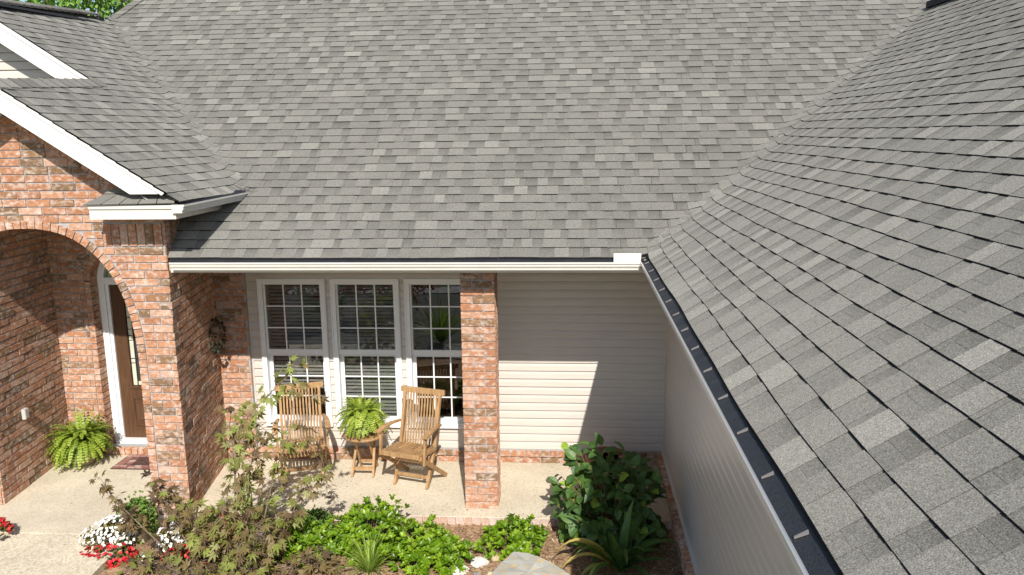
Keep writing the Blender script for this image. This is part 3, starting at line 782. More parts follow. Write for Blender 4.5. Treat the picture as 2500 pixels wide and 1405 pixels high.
# --- brick pillar, closed above by the porch beam
b = MB(); PW, PD = .305, .305
for o, u, n in (((0,0,0),(1,0,0),(0,-1,0)),((PW,0,0),(0,1,0),(1,0,0)),((PW,PD,0),(-1,0,0),(0,1,0)),((0,PD,0),(0,-1,0),(-1,0,0))):
    k = 0; z = .003
    while z < 2.44:
        zt = min(z+HB-.011, 2.445); cut = .205 if k % 2 else .095
        for xa_, xb_ in ((.0,cut),(cut+.011,PW)):
            o_, u_, n_ = V(o), V(u), V(n); xa2 = xa_ - (.010 if xa_ == 0 else 0); xb2 = xb_ + (.010 if xb_ == PW else 0)
            if abs(n_.x) > .5: xa2 = max(xa2, 0); xb2 = min(xb2, PW)
            dd = .011+R.uniform(-.002,.003); j = lambda: R.uniform(-.002,.002)
            P0 = [o_+u_*(xa2+j())+V((0,0,z+j())), o_+u_*(xb2+j())+V((0,0,z+j())), o_+u_*(xb2+j())+V((0,0,zt+j())), o_+u_*(xa2+j())+V((0,0,zt+j()))]
            t = R.random(); b.hexa([q-n_*.004 for q in P0]+[q+n_*dd for q in P0], t*.2 if R.random()<.2 else .28+.72*t, skip=(0,))
        z += HB; k += 1
pil = build('pillar', b, M_BR, house)
b = MB(); b.box((.0,.0,-.01),(PW,PD,2.4495)); build('mortar', b, M_MO, pil)
b = MB(); b.box((-2.9,.02,2.44),(2.09,.29,2.448)); build('porch_beam', b, M_GUT, house)
# brick edging of the porch slab
b = MB(); x = -2.7
while x < 2.0:
    t = R.random(); b.box((x,-.216+R.uniform(-.003,.003),-.15),(x+.071,-.18,-.008), .35+.65*t); x += .082
tag(build('porch_edging', b, m_tone('washed_brick', [(0,(.40,.30,.25)),(.5,(.55,.38,.30)),(1,(.60,.50,.44))])), kind='structure')


# ------------------------------------------------------------------ furniture on the porch
def make_chair(name, loc, rz, label):
    c = empty(name, loc, label, 'chair', 'teak armchairs on the porch'); c.rotation_euler = (0, 0, rz)
    def bd(nm, mb, par=c):
        me = bpy.data.meshes.new(nm); me.from_pydata(mb.v, [], mb.f)
        at = me.attributes.new('tone', 'FLOAT', 'FACE'); at.data.foreach_set('value', mb.t); me.materials.append(M_TEAK); me.update()
        o = bpy.data.objects.new(nm, me); S.collection.objects.link(o); o.parent = par
        bv = o.modifiers.new('round', 'BEVEL'); bv.width = .004; bv.segments = 2; bv.limit_method = 'ANGLE'
        return o
    def yb(z): return .475*z if z < .42 else .1995+(z-.42)*.27     # line of the back stile, from the front foot up
    # seat: rails and slats running front to back
    b = MB(); F = V((0,-.215,.445)); Bk = V((0,.17,.405))
    b.bar(F+V((-.235,0,0)), F+V((.235,0,0)), .03, .045, (0,1,0), .6); b.bar(Bk+V((-.21,0,-.01)), Bk+V((.21,0,-.01)), .03, .03, (0,1,0), .5)
    for sx in (-1,1): b.bar(F+V((sx*.222,0,0)), Bk+V((sx*.222,0,-.005)), .024, .04, (1,0,0), .5)
    for k in range(11):
        x = -.19+.038*k; b.bar(F+V((x,.018,.016)), F*.5+Bk*.5+V((x,0,.004)), .024, .013, (1,0,0), R.random()); b.bar(F*.5+Bk*.5+V((x,0,.004)), Bk+V((x,.02,.014)), .024, .013, (1,0,0), R.random())
    bd('seat', b)
    b = MB(); b.bar((-.262,yb(.968)+.002,.968), (.262,yb(.968)+.002,.968), .034, .058, (0,1,0), .75); tr = bd('backrest', b)
    for sx in (-1,1):
        b = MB(); b.bar((sx*.205,yb(.40),.40), (sx*.212,yb(.95),.95), .03, .036, (1,0,0), .55); bd('back_stile', b, tr)
    b = MB(); 
    for k in range(11):
        b = MB(); x = -.172+.0344*k; n = 5
        for i in range(n):
            z0 = .415+(.95-.415)*i/n; z1 = .415+(.95-.415)*(i+1)/n; sg = lambda z: -.004+.02*math.sin((z-.415)/.55*math.pi)
            b.bar((x,yb(z0)+sg(z0),z0), (x,yb(z1)+sg(z1),z1), .019, .011, (1,0,0), .35+.4*R.random())
        bd('back_slat', b, tr)
    for sx in (-1,1):
        b = MB(); b.bar((sx*.192,0.0,0), (sx*.205,yb(.40),.40), .028, .042, (1,0,0), .55); bd('front_leg', b)
        b = MB(); b.bar((sx*.237,-.205,.43), (sx*.237,.385,.012), .024, .044, (1,0,0), .45); bd('rear_leg', b)
        b = MB(); pts = [(sx*.243,.27,.635),(sx*.262,.12,.655),(sx*.272,-.04,.66),(sx*.272,-.17,.645)]; ws = (.03,.045,.058,.06)
        for i in range(3): b.bar(pts[i], pts[i+1], ws[i], .024, (1,0,0), .6, ws[i+1], .024)
        arm = bd('armrest', b)
        b = MB(); b.bar((sx*.262,-.12,.643), (sx*.256,-.16,.335), .024, .036, (1,0,0), .5); bd('arm_support', b, arm)
    b = MB(); b.bar((-.19,.045,.115), (.19,.045,.115), .022, .036, (0,1,0), .5); bd('stretcher', b)
    b = MB(); b.bar((-.225,.09,.255), (.225,.09,.255), .03, .024, (0,1,0), .5); b.bar((-.21,.23,.30), (.21,.23,.30), .026, .022, (0,1,0), .4)
    for k in range(9):
        x = -.16+.04*k; b.bar((x,.10,.262), (x,.235,.305), .02, .01, (1,0,0), R.random())
    bd('lower_rack', b)
    return c
make_chair('folding_chair', (-.664,.455,0), math.radians(-17), 'slatted teak folding armchair between the round side table and the brick pillar')
make_chair('folding_chair', (-1.858,.571,0), math.radians(20), 'slatted teak folding armchair half hidden behind the bronze leaved maple')

tb = empty('side_table', (-1.245,.83,0), 'small round teak folding table carrying the potted fern', 'table')
b = MB(); TH = .455
b.lathe((-1.245,.83,TH-.012), [(.21,-.018),(.222,-.012),(.226,0),(.222,.012)], 32, .6)
for k in range(-4,5):
    pass
build('tabletop', b, M_TEAK, tb)
b = MB()
for k in range(-5,6):
    x = -1.245+.04*k; h = math.sqrt(max(0,.205**2-(.04*k)**2)); b.box((x-.017,.83-h,TH),(x+.017,.83+h,TH+.006), R.random())
build('table_slats', b, M_TEAK, tb)
for sx in (-1,1):
    b = MB(); b.bar((-1.245+sx*.118,.675,0), (-1.245+sx*.095,.955,TH-.02), .024, .034, (1,0,0), .5); build('leg', b, M_TEAK, tb)
    b = MB(); b.bar((-1.245+sx*.092,.985,0), (-1.245+sx*.07,.715,TH-.02), .024, .034, (1,0,0), .45); build('leg', b, M_TEAK, tb)
b = MB(); b.bar((-1.245-.115,.722,.085), (-1.245+.115,.722,.085), .02, .034, (0,1,0), .55); build('stretcher', b, M_TEAK, tb)
b = MB(); b.bar((-1.245-.09,.935,.085), (-1.245+.09,.935,.085), .02, .03, (0,1,0), .45); build('stretcher', b, M_TEAK, tb)

# ------------------------------------------------------------------ plants
def rv(r=1.0):
    while True:
        v = V((R.uniform(-1,1),R.uniform(-1,1),R.uniform(-1,1)))
        if 0.05 < v.length <= 1: return v.normalized()*r
def leaf(mb, p, d, n, L, W, tone, cup=.12, shape=(.0,.55,1.0,.75,0), droop=0):
    """pointed blade: p base, d direction, n face normal; folded along the midrib"""
    d = d.normalized(); s = d.cross(n)
    if s.length < 1e-4: s = d.orthogonal()
    s.normalize(); n = s.cross(d).normalized(); k = len(shape)-1; c = []; l = []; r = []
    for i, wd in enumerate(shape):
        t = i/k; q = p + d*(L*t) - n*(droop*L*t*t); c.append(q)
        e = n*(cup*W*wd); l.append(q - s*(W*.5*wd) + e); r.append(q + s*(W*.5*wd) + e)
    P = c + l + r; m = k+1; fs = []
    for i in range(k):
        for o in (m, 2*m):
            f = [i, i+1, o+i+1, o+i]
            if shape[i] == 0: f = [i, i+1, o+i+1]
            elif shape[i+1] == 0: f = [i, i+1, o+i]
            fs.append(tuple(f) if o == m else tuple(f[::-1]))
    mb.grid(P, fs, tone)
def fern(mb, c, n, L, spread=1.0, lean=(0,0), tone=(.3,.9), lw=.055):
    c = V(c)
    for i in range(n):
        a = R.uniform(0, 2*math.pi); el = R.uniform(.1,1.45); LL = L*R.uniform(.55,1.25)
        d0 = V((math.cos(a)*math.cos(el)*spread+lean[0], math.sin(a)*math.cos(el)*spread+lean[1], math.sin(el))).normalized()
        p = c + V((math.cos(a)*.05, math.sin(a)*.05, R.uniform(-.02,.02))); d = d0.copy(); st = 13; seg = LL/st; t0 = R.uniform(*tone)
        for k in range(st):
            q = p + d*seg; side = d.cross(V((0,0,1)))
            if side.length < .05: side = V((1,0,0))
            side.normalize(); up = side.cross(d).normalized()
            w_ = lw*min(1, 2.2*(k+1)/st)*(1-k/st)**.55*1.25+.004
            for sg in (-1,1):
                dd = (side*sg + d*.45 - up*.12).normalized()
                leaf(mb, p, dd, up, w_, seg*.85, t0+R.uniform(-.12,.12), .05, (.5,1,.0))
            mb.poly([p-side*.0015, p+side*.0015, q+side*.001, q-side*.001], .1)
            p = q; d = (d + V((0,0,-1))*(.12+.14*k/st) + rv(.03)).normalized()
M_FERN = m_leaf('fern_green', [(0,(.10,.15,.015)),(.5,(.30,.41,.05)),(1,(.55,.62,.14))], .5, .35, .3)
M_BUSH = m_leaf('glossy_bright_green', [(0,(.045,.10,.008)),(.5,(.145,.275,.010)),(1,(.31,.45,.03))], .36, .45, .28)
M_HYD = m_leaf('broad_dark_green', [(0,(.025,.06,.016)),(.5,(.075,.15,.036)),(.85,(.13,.24,.05)),(1,(.30,.44,.06))], .45, .4, .22)
M_BOX = m_leaf('small_leaf_green', [(0,(.07,.14,.025)),(.5,(.17,.32,.05)),(1,(.32,.48,.11))], .5, .3, .25)
M_MAPL = m_leaf('bronze_maple_leaf', [(0,(.07,.045,.03)),(.3,(.16,.11,.055)),(.55,(.25,.19,.08)),(.70,(.22,.24,.06)),(.88,(.30,.36,.08)),(1,(.44,.37,.24))], .5, .35, .3, (1.4,1.3,.7))
M_STRAP = m_leaf('strap_leaf_green', [(0,(.04,.08,.018)),(.5,(.10,.19,.04)),(.8,(.20,.32,.06)),(1,(.62,.50,.14))], .42, .45, .25)
M_GRASS = m_leaf('daylily_green', [(0,(.06,.12,.02)),(.5,(.18,.31,.045)),(1,(.42,.50,.11))], .5, .3, .3)
M_BEG = m_leaf('begonia_leaf', [(0,(.06,.07,.02)),(.5,(.16,.15,.04)),(1,(.30,.22,.06))], .35, .4, .2)
M_STEM = m_plain('grey_twig', (.20,.15,.11), .8, .2, 20); M_STEMR = m_plain('reddish_stem', (.30,.16,.08), .7, .2, 20)
M_RED = m_tone('red_petal', [(0,(.35,.008,.02)),(.6,(.62,.015,.03)),(1,(.75,.10,.10))], .5); M_WHITE = m_tone('white_petal', [(0,(.70,.68,.62)),(1,(.88,.87,.84))], .5)
M_BLUE = m_tone('blue_petal', [(0,(.12,.12,.45)),(1,(.25,.28,.65))], .5)
M_POT = m_plain('tan_pot', (.52,.40,.27), .7, .1); M_TERRA = m_plain('terracotta', (.30,.12,.07), .7, .12); M_WICK = m_plain('pale_wicker', (.55,.47,.34), .8, .2, 40)
M_SOIL = m_speckle('potting_soil', [(.3,(.02,.014,.01)),(.7,(.06,.04,.03))], 40)

def pot(c, r0, r1, h, mat, par, soil=True):
    b = MB(); b.lathe(c, [(r0,0),(r0+(r1-r0)*.5,h*.5),(r1,h-.03),(r1+.012,h-.03),(r1+.012,h),(r1-.012,h),(r1-.02,h-.03)], 24); o = build('pot', b, mat, par, smooth=False)
    b = MB(); b.lathe((c[0],c[1],c[2]+h-.045), [(r1-.02,0),(r1-.025,.006)], 18); build('soil', b, M_SOIL, o); return o
# fern on the table
f = empty('potted_fern', (-1.255,.83,TH+.006), 'arching yellow green fern in a pale pot on the round teak table', 'potted plant', 'potted ferns')
pot((-1.255,.83,TH+.006), .085, .115, .19, M_WICK, f)
b = MB(); fern(b, (-1.255,.83,TH+.19), 360, .27, 1.0, lw=.034); build('fronds', b, M_FERN, f)
# fern beside the door
f = empty('potted_fern', (-4.60,.93,0), 'bushy green fern in a tan pot on the concrete beside the front door', 'potted plant', 'potted ferns')
pot((-4.60,.93,0), .105, .145, .24, M_POT, f)
b = MB(); fern(b, (-4.60,.91,.25), 380, .36, 1.0, (0,-.05), (.1,.75), .038); build('fronds', b, M_FERN, f)
# terracotta pot in the shaded corner
t = empty('planter', (1.42,.62,0), 'round terracotta planter in the shaded porch corner behind the broad leaved bush', 'planter')
b = MB(); b.lathe((1.42,.62,0), [(.15,0),(.19,.10),(.21,.24),(.225,.30),(.225,.34),(.20,.34),(.19,.28)], 28); pp = build('pot', b, M_TERRA, t)
b = MB(); b.lathe((1.42,.62,.27), [(.19,0),(.185,.01)], 20); build('soil', b, M_SOIL, pp)

def clumpy(center, rad, seed):
    """uneven outline: a ball of a few bumps"""
    rr = random.Random(seed); bumps = [(V((rr.uniform(-1,1),rr.uniform(-1,1),rr.uniform(-.3,1))).normalized(), rr.uniform(-.22,.30)) for _ in range(9)]
    def f(d):
        k = 1.0
        for bd, a in bumps: k += a*max(0, d.dot(bd))**6
        return V((center[0]+d.x*rad[0]*k, center[1]+d.y*rad[1]*k, center[2]+d.z*rad[2]*k))
    return f
def whorl_shrub(name, c, rad, label, n=170, L=.056, W=.027, mat=None, group=None, seed=1, per=9, cat='shrub', base=ZB):
    o = empty(name, (c[0],c[1],base), label, cat, group); f = clumpy(c, rad, seed); b = MB(); st = MB()
    for i in range(int(n*1.9)):
        d = rv(); 
        if d.z < -.35: d.z = abs(d.z)
        d.normalize(); k = R.uniform(.80,1.04) if i > n*.3 else R.uniform(.45,.8)
        if i % 14 == 0 and d.z > .2: k = R.uniform(1.1,1.28)
        p = V(c)+(f(d)-V(c))*k
        if p.z < base+.02: continue
        ax = (d*.7+V((0,-.1,.75))+rv(.25)).normalized(); t0 = R.uniform(.3,.85)
        if i % 3 == 0: st.tube([V((c[0]+d.x*.05,c[1]+d.y*.05,base)), V(c)+(p-V(c))*.5-V((0,0,.05)), p], [.006,.004,.0025], 4)
        for j in range(per):
            a = 2*math.pi*j/per*1.618+R.uniform(-.3,.3); s = ax.orthogonal().normalized(); q = ax.cross(s); out = s*math.cos(a)+q*math.sin(a)
            op = R.uniform(.35,1.2); dd = (ax*math.cos(op)+out*math.sin(op)).normalized()
            leaf(b, p-ax*(.022*R.random()), dd, (ax*.8-out*.4), L*R.uniform(.7,1.15), W*R.uniform(.8,1.15), min(1,max(0,t0+R.uniform(-.25,.25))), .18, (0,.7,1,.85,0), .15)
    fo = build('foliage', b, mat or M_BUSH, o); build('stems', st, M_STEM, o); return o
def P3(x, y, Y): p = px(x, y, Y); return (p.x, p.y, p.z)
SHG = 'bright green shrubs in the mulch bed'
whorl_shrub('garden_shrub', P3(900,1324,-.72), (.32,.29,.28), 'bright glossy green shrub in the mulch nearest the porch edge, left of the other one', 190, group=SHG, seed=3)
whorl_shrub('garden_shrub', P3(1050,1362,-.95), (.33,.29,.26), 'bright glossy green shrub in the mulch just below the space between chair and pillar', 190, group=SHG, seed=4)
whorl_shrub('garden_shrub', P3(1258,1336,-.62), (.30,.26,.19), 'low bright green shrub in the mulch behind the flat lichen covered boulder', 150, group=SHG, seed=5)
whorl_shrub('garden_shrub', P3(725,1350,-.80), (.38,.32,.26), 'bright glossy green shrub spreading beneath the maple branches', 200, group=SHG, seed=6)
whorl_shrub('cushion_shrub', P3(762,1285,-.42), (.23,.17,.15), 'fine leaved light green cushion plant at the edge of the porch slab', 330, .018, .011, M_BOX, seed=8, per=10)
whorl_shrub('box_shrub', P3(340,1285,-.62), (.17,.16,.30), 'small leaved green box shrub rising behind the white begonias', 300, .020, .013, M_BOX, seed=9, per=10)

# broad leaved bush
o = empty('broadleaf_bush', (1.34,-.42,ZB), 'large dark green broad leaved bush half in the shade of the right wing', 'bush')
c = V(P3(1487,1245,-.48)); f = clumpy(c, (.46,.40,.60), 14); b = MB(); st = MB()
for i in range(125):
    d = rv(); d.z = abs(d.z)*1.3-.50; d.normalize(); tip = f(d)*1.0
    if tip.z < ZB+.06: tip.z = ZB+.06+R.random()*.1
    rt = V((c.x+d.x*.05, c.y+d.y*.05, ZB)); mid = rt.lerp(tip, .5)+V((0,0,.08))
    st.tube([rt, mid, tip], [.007,.005,.003], 5)
    for k in range(11):
        t = .35+.68*k/10; p = (rt.lerp(mid, t*2) if t < .5 else mid.lerp(tip, min(1.05,t*2-1))); ax = (tip-mid).normalized()
        dd = (rv(.8)+d*.7+V((0,-.1,-.12))).normalized(); nrm = (V((0,-.35,.75))+d*.5+rv(.35)).normalized()
        tn = R.uniform(.25,.75) if R.random() < .90 else 1.0
        leaf(b, p, dd, nrm, R.uniform(.085,.145), R.uniform(.065,.10), tn, .10, (0,.75,1,.9,.55,0), .25)
build('foliage', b, M_HYD, o); build('stems', st, M_STEMR, o)

# strap leaved plants
def strap(name, base, blades, label, mat, group=None, cat='plant'):
    o = empty(name, base, label, cat, group); b = MB()
    for (az, el, L, W, dr, tn) in blades:
        d = V((math.cos(az)*math.cos(el), math.sin(az)*math.cos(el), math.sin(el))); p = V(base)+V((math.cos(az)*.02, math.sin(az)*.02, 0)); n = 12; sd = d.cross(V((0,0,1))); sd.normalize(); rows = []
        for i in range(n+1):
            t = i/n; wd = W*min(1, .45+2.2*t)*(1-t**2.6)+.001; up = sd.cross(d).normalized()
            rows.append((p-sd*wd/2+up*wd*.13, p, p+sd*wd/2+up*wd*.13)); p = p + d*(L/n); d = (d+V((0,0,-1))*dr/n*(.4+1.6*t)).normalized()
        pts = [q for r_ in rows for q in r_]; fs = []
        for i in range(n):
            for j in (0,1): fs.append((i*3+j, i*3+j+1, i*3+j+4, i*3+j+3))
        b.grid(pts, fs, tn)
    build('leaves', b, mat, o); return o
bl = []
for i in range(24):
    bl.append((R.uniform(0,2*math.pi), R.uniform(.75,1.4), R.uniform(.48,.72), R.uniform(.065,.095), R.uniform(1.0,2.3), R.uniform(.2,.6)))
for a_, e_, l_, d_ in ((3.0,1.0,.72,2.7),(3.4,.9,.66,2.5),(2.8,.95,.6,2.9),(4.0,.9,.55,2.3),(3.2,1.1,.75,2.8),(3.7,.8,.5,2.2)): bl.append((a_,e_,l_,.07,d_,1.0 if d_ > 2.35 else .85))
pb = px(1512,1432,-1.02); strap('strap_leaf_plant', (pb.x,pb.y,ZB), bl, 'broad strap leaved plant with some yellowing blades below the dark bush', M_STRAP)
bl = [(R.uniform(0,6.28), R.uniform(.7,1.45), R.uniform(.22,.42), R.uniform(.008,.014), R.uniform(.5,2.0), R.uniform(.2,1)) for _ in range(120)]
pb = px(905,1412,-1.12); strap('grass_clump', (pb.x,pb.y,ZB), bl, 'clump of narrow grassy leaves between the glossy shrubs at the bottom edge', M_GRASS, cat='grass clump')
bl = [(R.uniform(0,6.28), R.uniform(.8,1.45), R.uniform(.35,.65), R.uniform(.018,.030), R.uniform(.5,1.8), R.uniform(.45,1)) for _ in range(26)]
pb = px(615,1262,-.42); strap('strap_leaf_plant', (pb.x,pb.y,ZB), bl, 'tall yellow green strap leaved plant behind the maple stems', M_GRASS)

# begonias and other bedding flowers
def bedding(center, rad, n, petals, label, fr=.5, cat='flowers', seed=1, group='clumps of bedding begonias', base=ZB):
    o = empty('begonia_plant', (center[0],center[1],base), label, cat, group); f = clumpy(center, rad, seed); b = MB(); p_ = MB()
    for i in range(n):
        d = rv(); d.z = abs(d.z)*.9+.05; d.normalize(); q = V(center)+(f(d)-V(center))*R.uniform(.55,1.0)
        if q.z < base: q.z = base+.02
        leaf(b, q, (d+rv(.8)).normalized(), (V((0,-.2,.8))+d*.5+rv(.4)), R.uniform(.028,.045), R.uniform(.026,.04), R.random(), .2, (0,.9,1,.6,0))
        if R.random() < fr:
            q = V(center)+(f(d)-V(center))*R.uniform(.97,1.1); tn = R.random(); nn = (d+V((0,-.4,.6))).normalized()
            for j in range(5):
                a = 2*math.pi*j/5+R.random(); s = nn.orthogonal().normalized(); out = s*math.cos(a)+nn.cross(s)*math.sin(a)
                leaf(p_, q, (out+nn*.35), nn, R.uniform(.013,.022), .016, min(1,max(0,tn+R.uniform(-.2,.2))), .1, (.3,1,.9,.2))
    build('foliage', b, M_BEG, o); build('blossom', p_, petals, o)
bedding(P3(283,1318,-.80), (.19,.17,.20), 420, M_WHITE, 'white flowering begonias spilling over the edge of the concrete walk', .62, seed=31)
bedding(P3(262,1388,-1.05), (.25,.20,.18), 560, M_RED, 'red flowering begonias at the edge of the walk below the white ones', .6, seed=32)
bedding(P3(530,1300,-.80), (.20,.14,.19), 320, M_RED, 'small group of red begonias under the middle of the maple', .6, seed=33)
bedding(P3(430,1335,-.90), (.17,.13,.18), 320, M_WHITE, 'white begonias showing between bronze maple leaves', .5, seed=34)
bedding(P3(480,1382,-1.02), (.32,.18,.20), 560, M_RED, 'red begonias among the lowest maple branches', .4, seed=35)
bedding(P3(352,1392,-1.08), (.09,.09,.10), 130, M_WHITE, 'few white begonias between two red groups at the bottom edge', .6, seed=36)
bedding(P3(-12,1300,-.85), (.14,.14,.13), 220, M_RED, 'red begonias cut by the left edge on the far side of the walk', .5, seed=37, base=-.1)
bedding(P3(345,1402,-1.14), (.07,.06,.06), 60, M_BLUE, 'tiny blue bedding flowers beside the red begonias', .5, seed=38, group=None)

# --- Japanese maple
mp = empty('japanese_maple', (-2.0,-1.35,ZB), 'loose bronze leaved maple sapling in front of the brick corner', 'tree')
tr = MB(); lf = MB()
def mleaf(mb, p, d, n, Sz, tone):
    """palmate leaf with seven pointed lobes"""
    d = d.normalized(); s = d.cross(n)
    if s.length < 1e-3: s = d.orthogonal()
    s.normalize(); n = s.cross(d).normalized(); lob = [(-125,.38),(-82,.66),(-42,.88),(0,1.0),(42,.88),(82,.66),(125,.38)]
    c = p + d*(Sz*.22); ring = []; q = lambda a, r: c + (d*math.cos(a)+s*math.sin(a))*(r*Sz*.62) - n*(.28*Sz*r*r*bend) 
    bend = R.uniform(.1,1.1)
    for k, (a, r) in enumerate(lob):
        a = math.radians(a); ring += [q(a-.21, r*.60), q(a, r), q(a+.21, r*.60)]
        if k < 6: ring.append(q(math.radians((lob[k][0]+lob[k+1][0])/2), .36))
    P = [c - d*(.10*Sz)] + ring; mb.grid(P, [(0,i,i+1) for i in range(1, len(P)-1)], tone)
    mb.poly([p-s*.0012, p+s*.0012, c-d*(.08*Sz)+s*.001, c-d*(.08*Sz)-s*.001], .2)
def shoot(pts, r0, leaves, spread, tone, size=(.09,.145), tipw=0):
    P = [px(x, y, Y) for x, y, Y in pts]; k = len(P); tr.tube(P, [r0*(1-.82*i/(k-1)) for i in range(k)], 5)
    seg = [(P[i+1]-P[i]).length for i in range(k-1)]; T = sum(seg)
    for i in range(int(leaves*1.8)):
        t = T*(tipw+(1-tipw)*R.random()**.9); j = 0
        while j < k-2 and t > seg[j]: t -= seg[j]; j += 1
        b0 = P[j].lerp(P[j+1], min(1, t/seg[j])); off = rv(spread*R.random()**.6); off.z *= .7; q = b0+off
        if off.length > .05: tr.tube([b0, b0.lerp(q,.5)+V((0,0,.012)), q], [.0028,.002,.0012], 3)
        dd = (off.normalized()*.8+rv(.6)+V((0,0,-.35))).normalized(); n = (V((.05,-.55,.75))+rv(.55)).normalized()
        mleaf(lf, q, dd, n, R.uniform(*size), min(1, max(0, R.gauss(*tone))))
GR = (.76,.13); BRZ = (.60,.2); DK = (.34,.15)
shoot([(600,1470,-1.3),(580,1330,-1.22),(574,1200,-1.12),(574,1075,-1.05),(610,1010,-1.0),(660,960,-.98),(700,920,-.97),(722,884,-.96)], .013, 40, .10, GR, tipw=.42)
shoot([(574,1130,-1.08),(560,1040,-1.05),(566,1000,-1.05),(590,975,-1.02)], .006, 14, .10, (.45,.2))
shoot([(690,935,-.97),(735,950,-.95),(778,968,-.94)], .003, 7, .06, (.75,.2))
shoot([(600,1440,-1.3),(640,1290,-1.15),(668,1160,-1.05),(700,1080,-1.0),(735,1070,-.98),(750,1045,-.97)], .009, 40, .11, (.58,.2), tipw=.15)
shoot([(610,1440,-1.3),(690,1300,-1.1),(735,1210,-1.0),(765,1160,-.95),(788,1128,-.93)], .008, 50, .11, (.5,.2), tipw=.15)
shoot([(590,1440,-1.3),(600,1290,-1.2),(608,1160,-1.12),(625,1080,-1.08),(635,1040,-1.06)], .008, 58, .13, (.52,.2), tipw=.2)
shoot([(580,1460,-1.3),(430,1365,-1.15),(350,1290,-1.02),(310,1250,-.98),(270,1205,-.95),(243,1166,-.94)], .009, 34, .075, DK, (.07,.11), tipw=.45)
shoot([(350,1290,-1.02),(318,1280,-1.0),(292,1272,-1.0)], .004, 7, .05, (.35,.15), (.10,.13))
shoot([(570,1460,-1.3),(470,1350,-1.2),(425,1270,-1.1),(398,1205,-1.05),(372,1160,-1.02)], .008, 40, .11, (.36,.2), tipw=.3)
shoot([(560,1440,-1.3),(500,1330,-1.2),(470,1265,-1.15),(440,1235,-1.12)], .007, 62, .16, BRZ, tipw=.2)
shoot([(590,1450,-1.3),(560,1340,-1.25),(545,1260,-1.2),(560,1190,-1.18)], .008, 58, .16, BRZ, tipw=.2)
shoot([(620,1460,-1.3),(690,1390,-1.2),(760,1370,-1.15),(800,1385,-1.12)], .007, 66, .15, (.40,.2), tipw=.15)
shoot([(560,1470,-1.35),(470,1410,-1.3),(380,1375,-1.25),(330,1385,-1.22)], .007, 60, .15, (.5,.22), tipw=.2)
shoot([(600,1470,-1.35),(610,1390,-1.3),(620,1330,-1.28),(650,1290,-1.25)], .007, 100, .22, BRZ, tipw=.1)
shoot([(600,1480,-1.4),(520,1420,-1.38),(470,1400,-1.36)], .007, 70, .22, BRZ, tipw=.1)
trk = build('trunk', tr, M_STEM, mp); build('crown', lf, M_MAPL, mp)

# hanging plant on the side wall by the porch
M_DKL = m_leaf('dark_trailing_leaf', [(0,(.02,.025,.015)),(.6,(.05,.055,.03)),(1,(.11,.05,.06))], .5, .3, .15)
hp = empty('hanging_plant', (-2.905,.86,1.62), 'small dark trailing plant hung on the brick side wall under the porch roof', 'plant')
b = MB(); b.lathe((-2.87,.86,1.56), [(.03,0),(.06,.03),(.075,.09),(.07,.10)], 14); build('basket', b, M_STEM, hp)
b = MB()
for i in range(170):
    d = rv(); q = V((-2.86+d.x*.07, .86+d.y*.10, 1.59+d.z*.17-.04)); leaf(b, q, d+V((0,0,-.6)), V((.5,-.3,.6))+rv(.4), R.uniform(.03,.05), .026, R.uniform(.0,.6), .1)
build('foliage', b, M_DKL, hp)

# rocks
def rock(c, rad, mat, label, seed, flat=None, group='stones edging the bed'):
    o_ = MB(); rr = random.Random(seed); N, Mq = 18, 11; pl = [(V((rr.uniform(-1,1),rr.uniform(-1,1),rr.uniform(-.6,1))).normalized(), rr.uniform(.62,.95)) for _ in range(13)]
    if flat: pl = [q for q in pl if q[0].z < .3]+[(V(flat).normalized(), .62)]
    pts = []
    for i in range(Mq+1):
        th = math.pi*i/Mq
        for j in range(N):
            ph = 2*math.pi*j/N; d = V((math.sin(th)*math.cos(ph), math.sin(th)*math.sin(ph), math.cos(th))); k = 1.0
            for n_, h in pl:
                dd = d.dot(n_)
                if dd > .05: k = min(k, h/dd)
            k *= 1+.03*math.sin(9*d.x+seed)*math.cos(8*d.y); pts.append((c[0]+d.x*rad[0]*k, c[1]+d.y*rad[1]*k, c[2]+d.z*rad[2]*k))
    fs = [(i*N+j, i*N+(j+1)%N, (i+1)*N+(j+1)%N, (i+1)*N+j) for i in range(Mq) for j in range(N)]
    o_.grid(pts, [f_[::-1] for f_ in fs]); ob = build('boulder', o_, mat, loc=(c[0],c[1],c[2]-rad[2]*.7), smooth=False); tag(ob, label, 'rock', group)
RK1 = m_rock('lichen_stone', (.34,.335,.30), (.47,.455,.41), (.52,.37,.14)); RK2 = m_rock('pale_stone', (.55,.54,.51), (.75,.73,.69), (.60,.55,.47)); RK3 = m_rock('grey_stone', (.20,.21,.22), (.32,.33,.33), (.26,.26,.25)); RK4 = m_rock('tan_stone', (.48,.35,.20), (.64,.52,.34), (.55,.45,.32))
def pz(x, y, z):
    d = CF + CR*((x-1250)/1972.455) + CU*((702.5-y)/1972.455); return CAM + d*((z-CAM.z)/d.z)
top = [pz(*q) for q in ((1203,1396,.085),(1228,1370,.10),(1254,1347,.125),(1290,1351,.13),(1318,1361,.13),(1348,1374,.115),(1392,1404,.085),(1400,1440,.06),(1330,1470,.05),(1230,1470,.05),(1192,1425,.065))]
cen = sum(top, V())/len(top); b = MB(); n_ = len(top); lv = [top]
for sc, dz in ((1.03,-.035),(1.01,-.10),(.93,-.24)): lv.append([cen+(q-cen)*sc*R.uniform(.98,1.03)+V((0,0,dz+R.uniform(-.008,.008))) for q in top])
inn = [cen+(q-cen)*.55+V((0,0,R.uniform(-.006,.012))) for q in top]
allp = inn+[q for l_ in lv for q in l_]+[cen+V((0,0,.008))]; fs = []
for k in range(4):
    for i in range(n_): j_ = (i+1)%n_; fs.append((k*n_+j_, k*n_+i, (k+1)*n_+i, (k+1)*n_+j_))
for i in range(n_): fs.append((5*n_, i, (i+1)%n_))
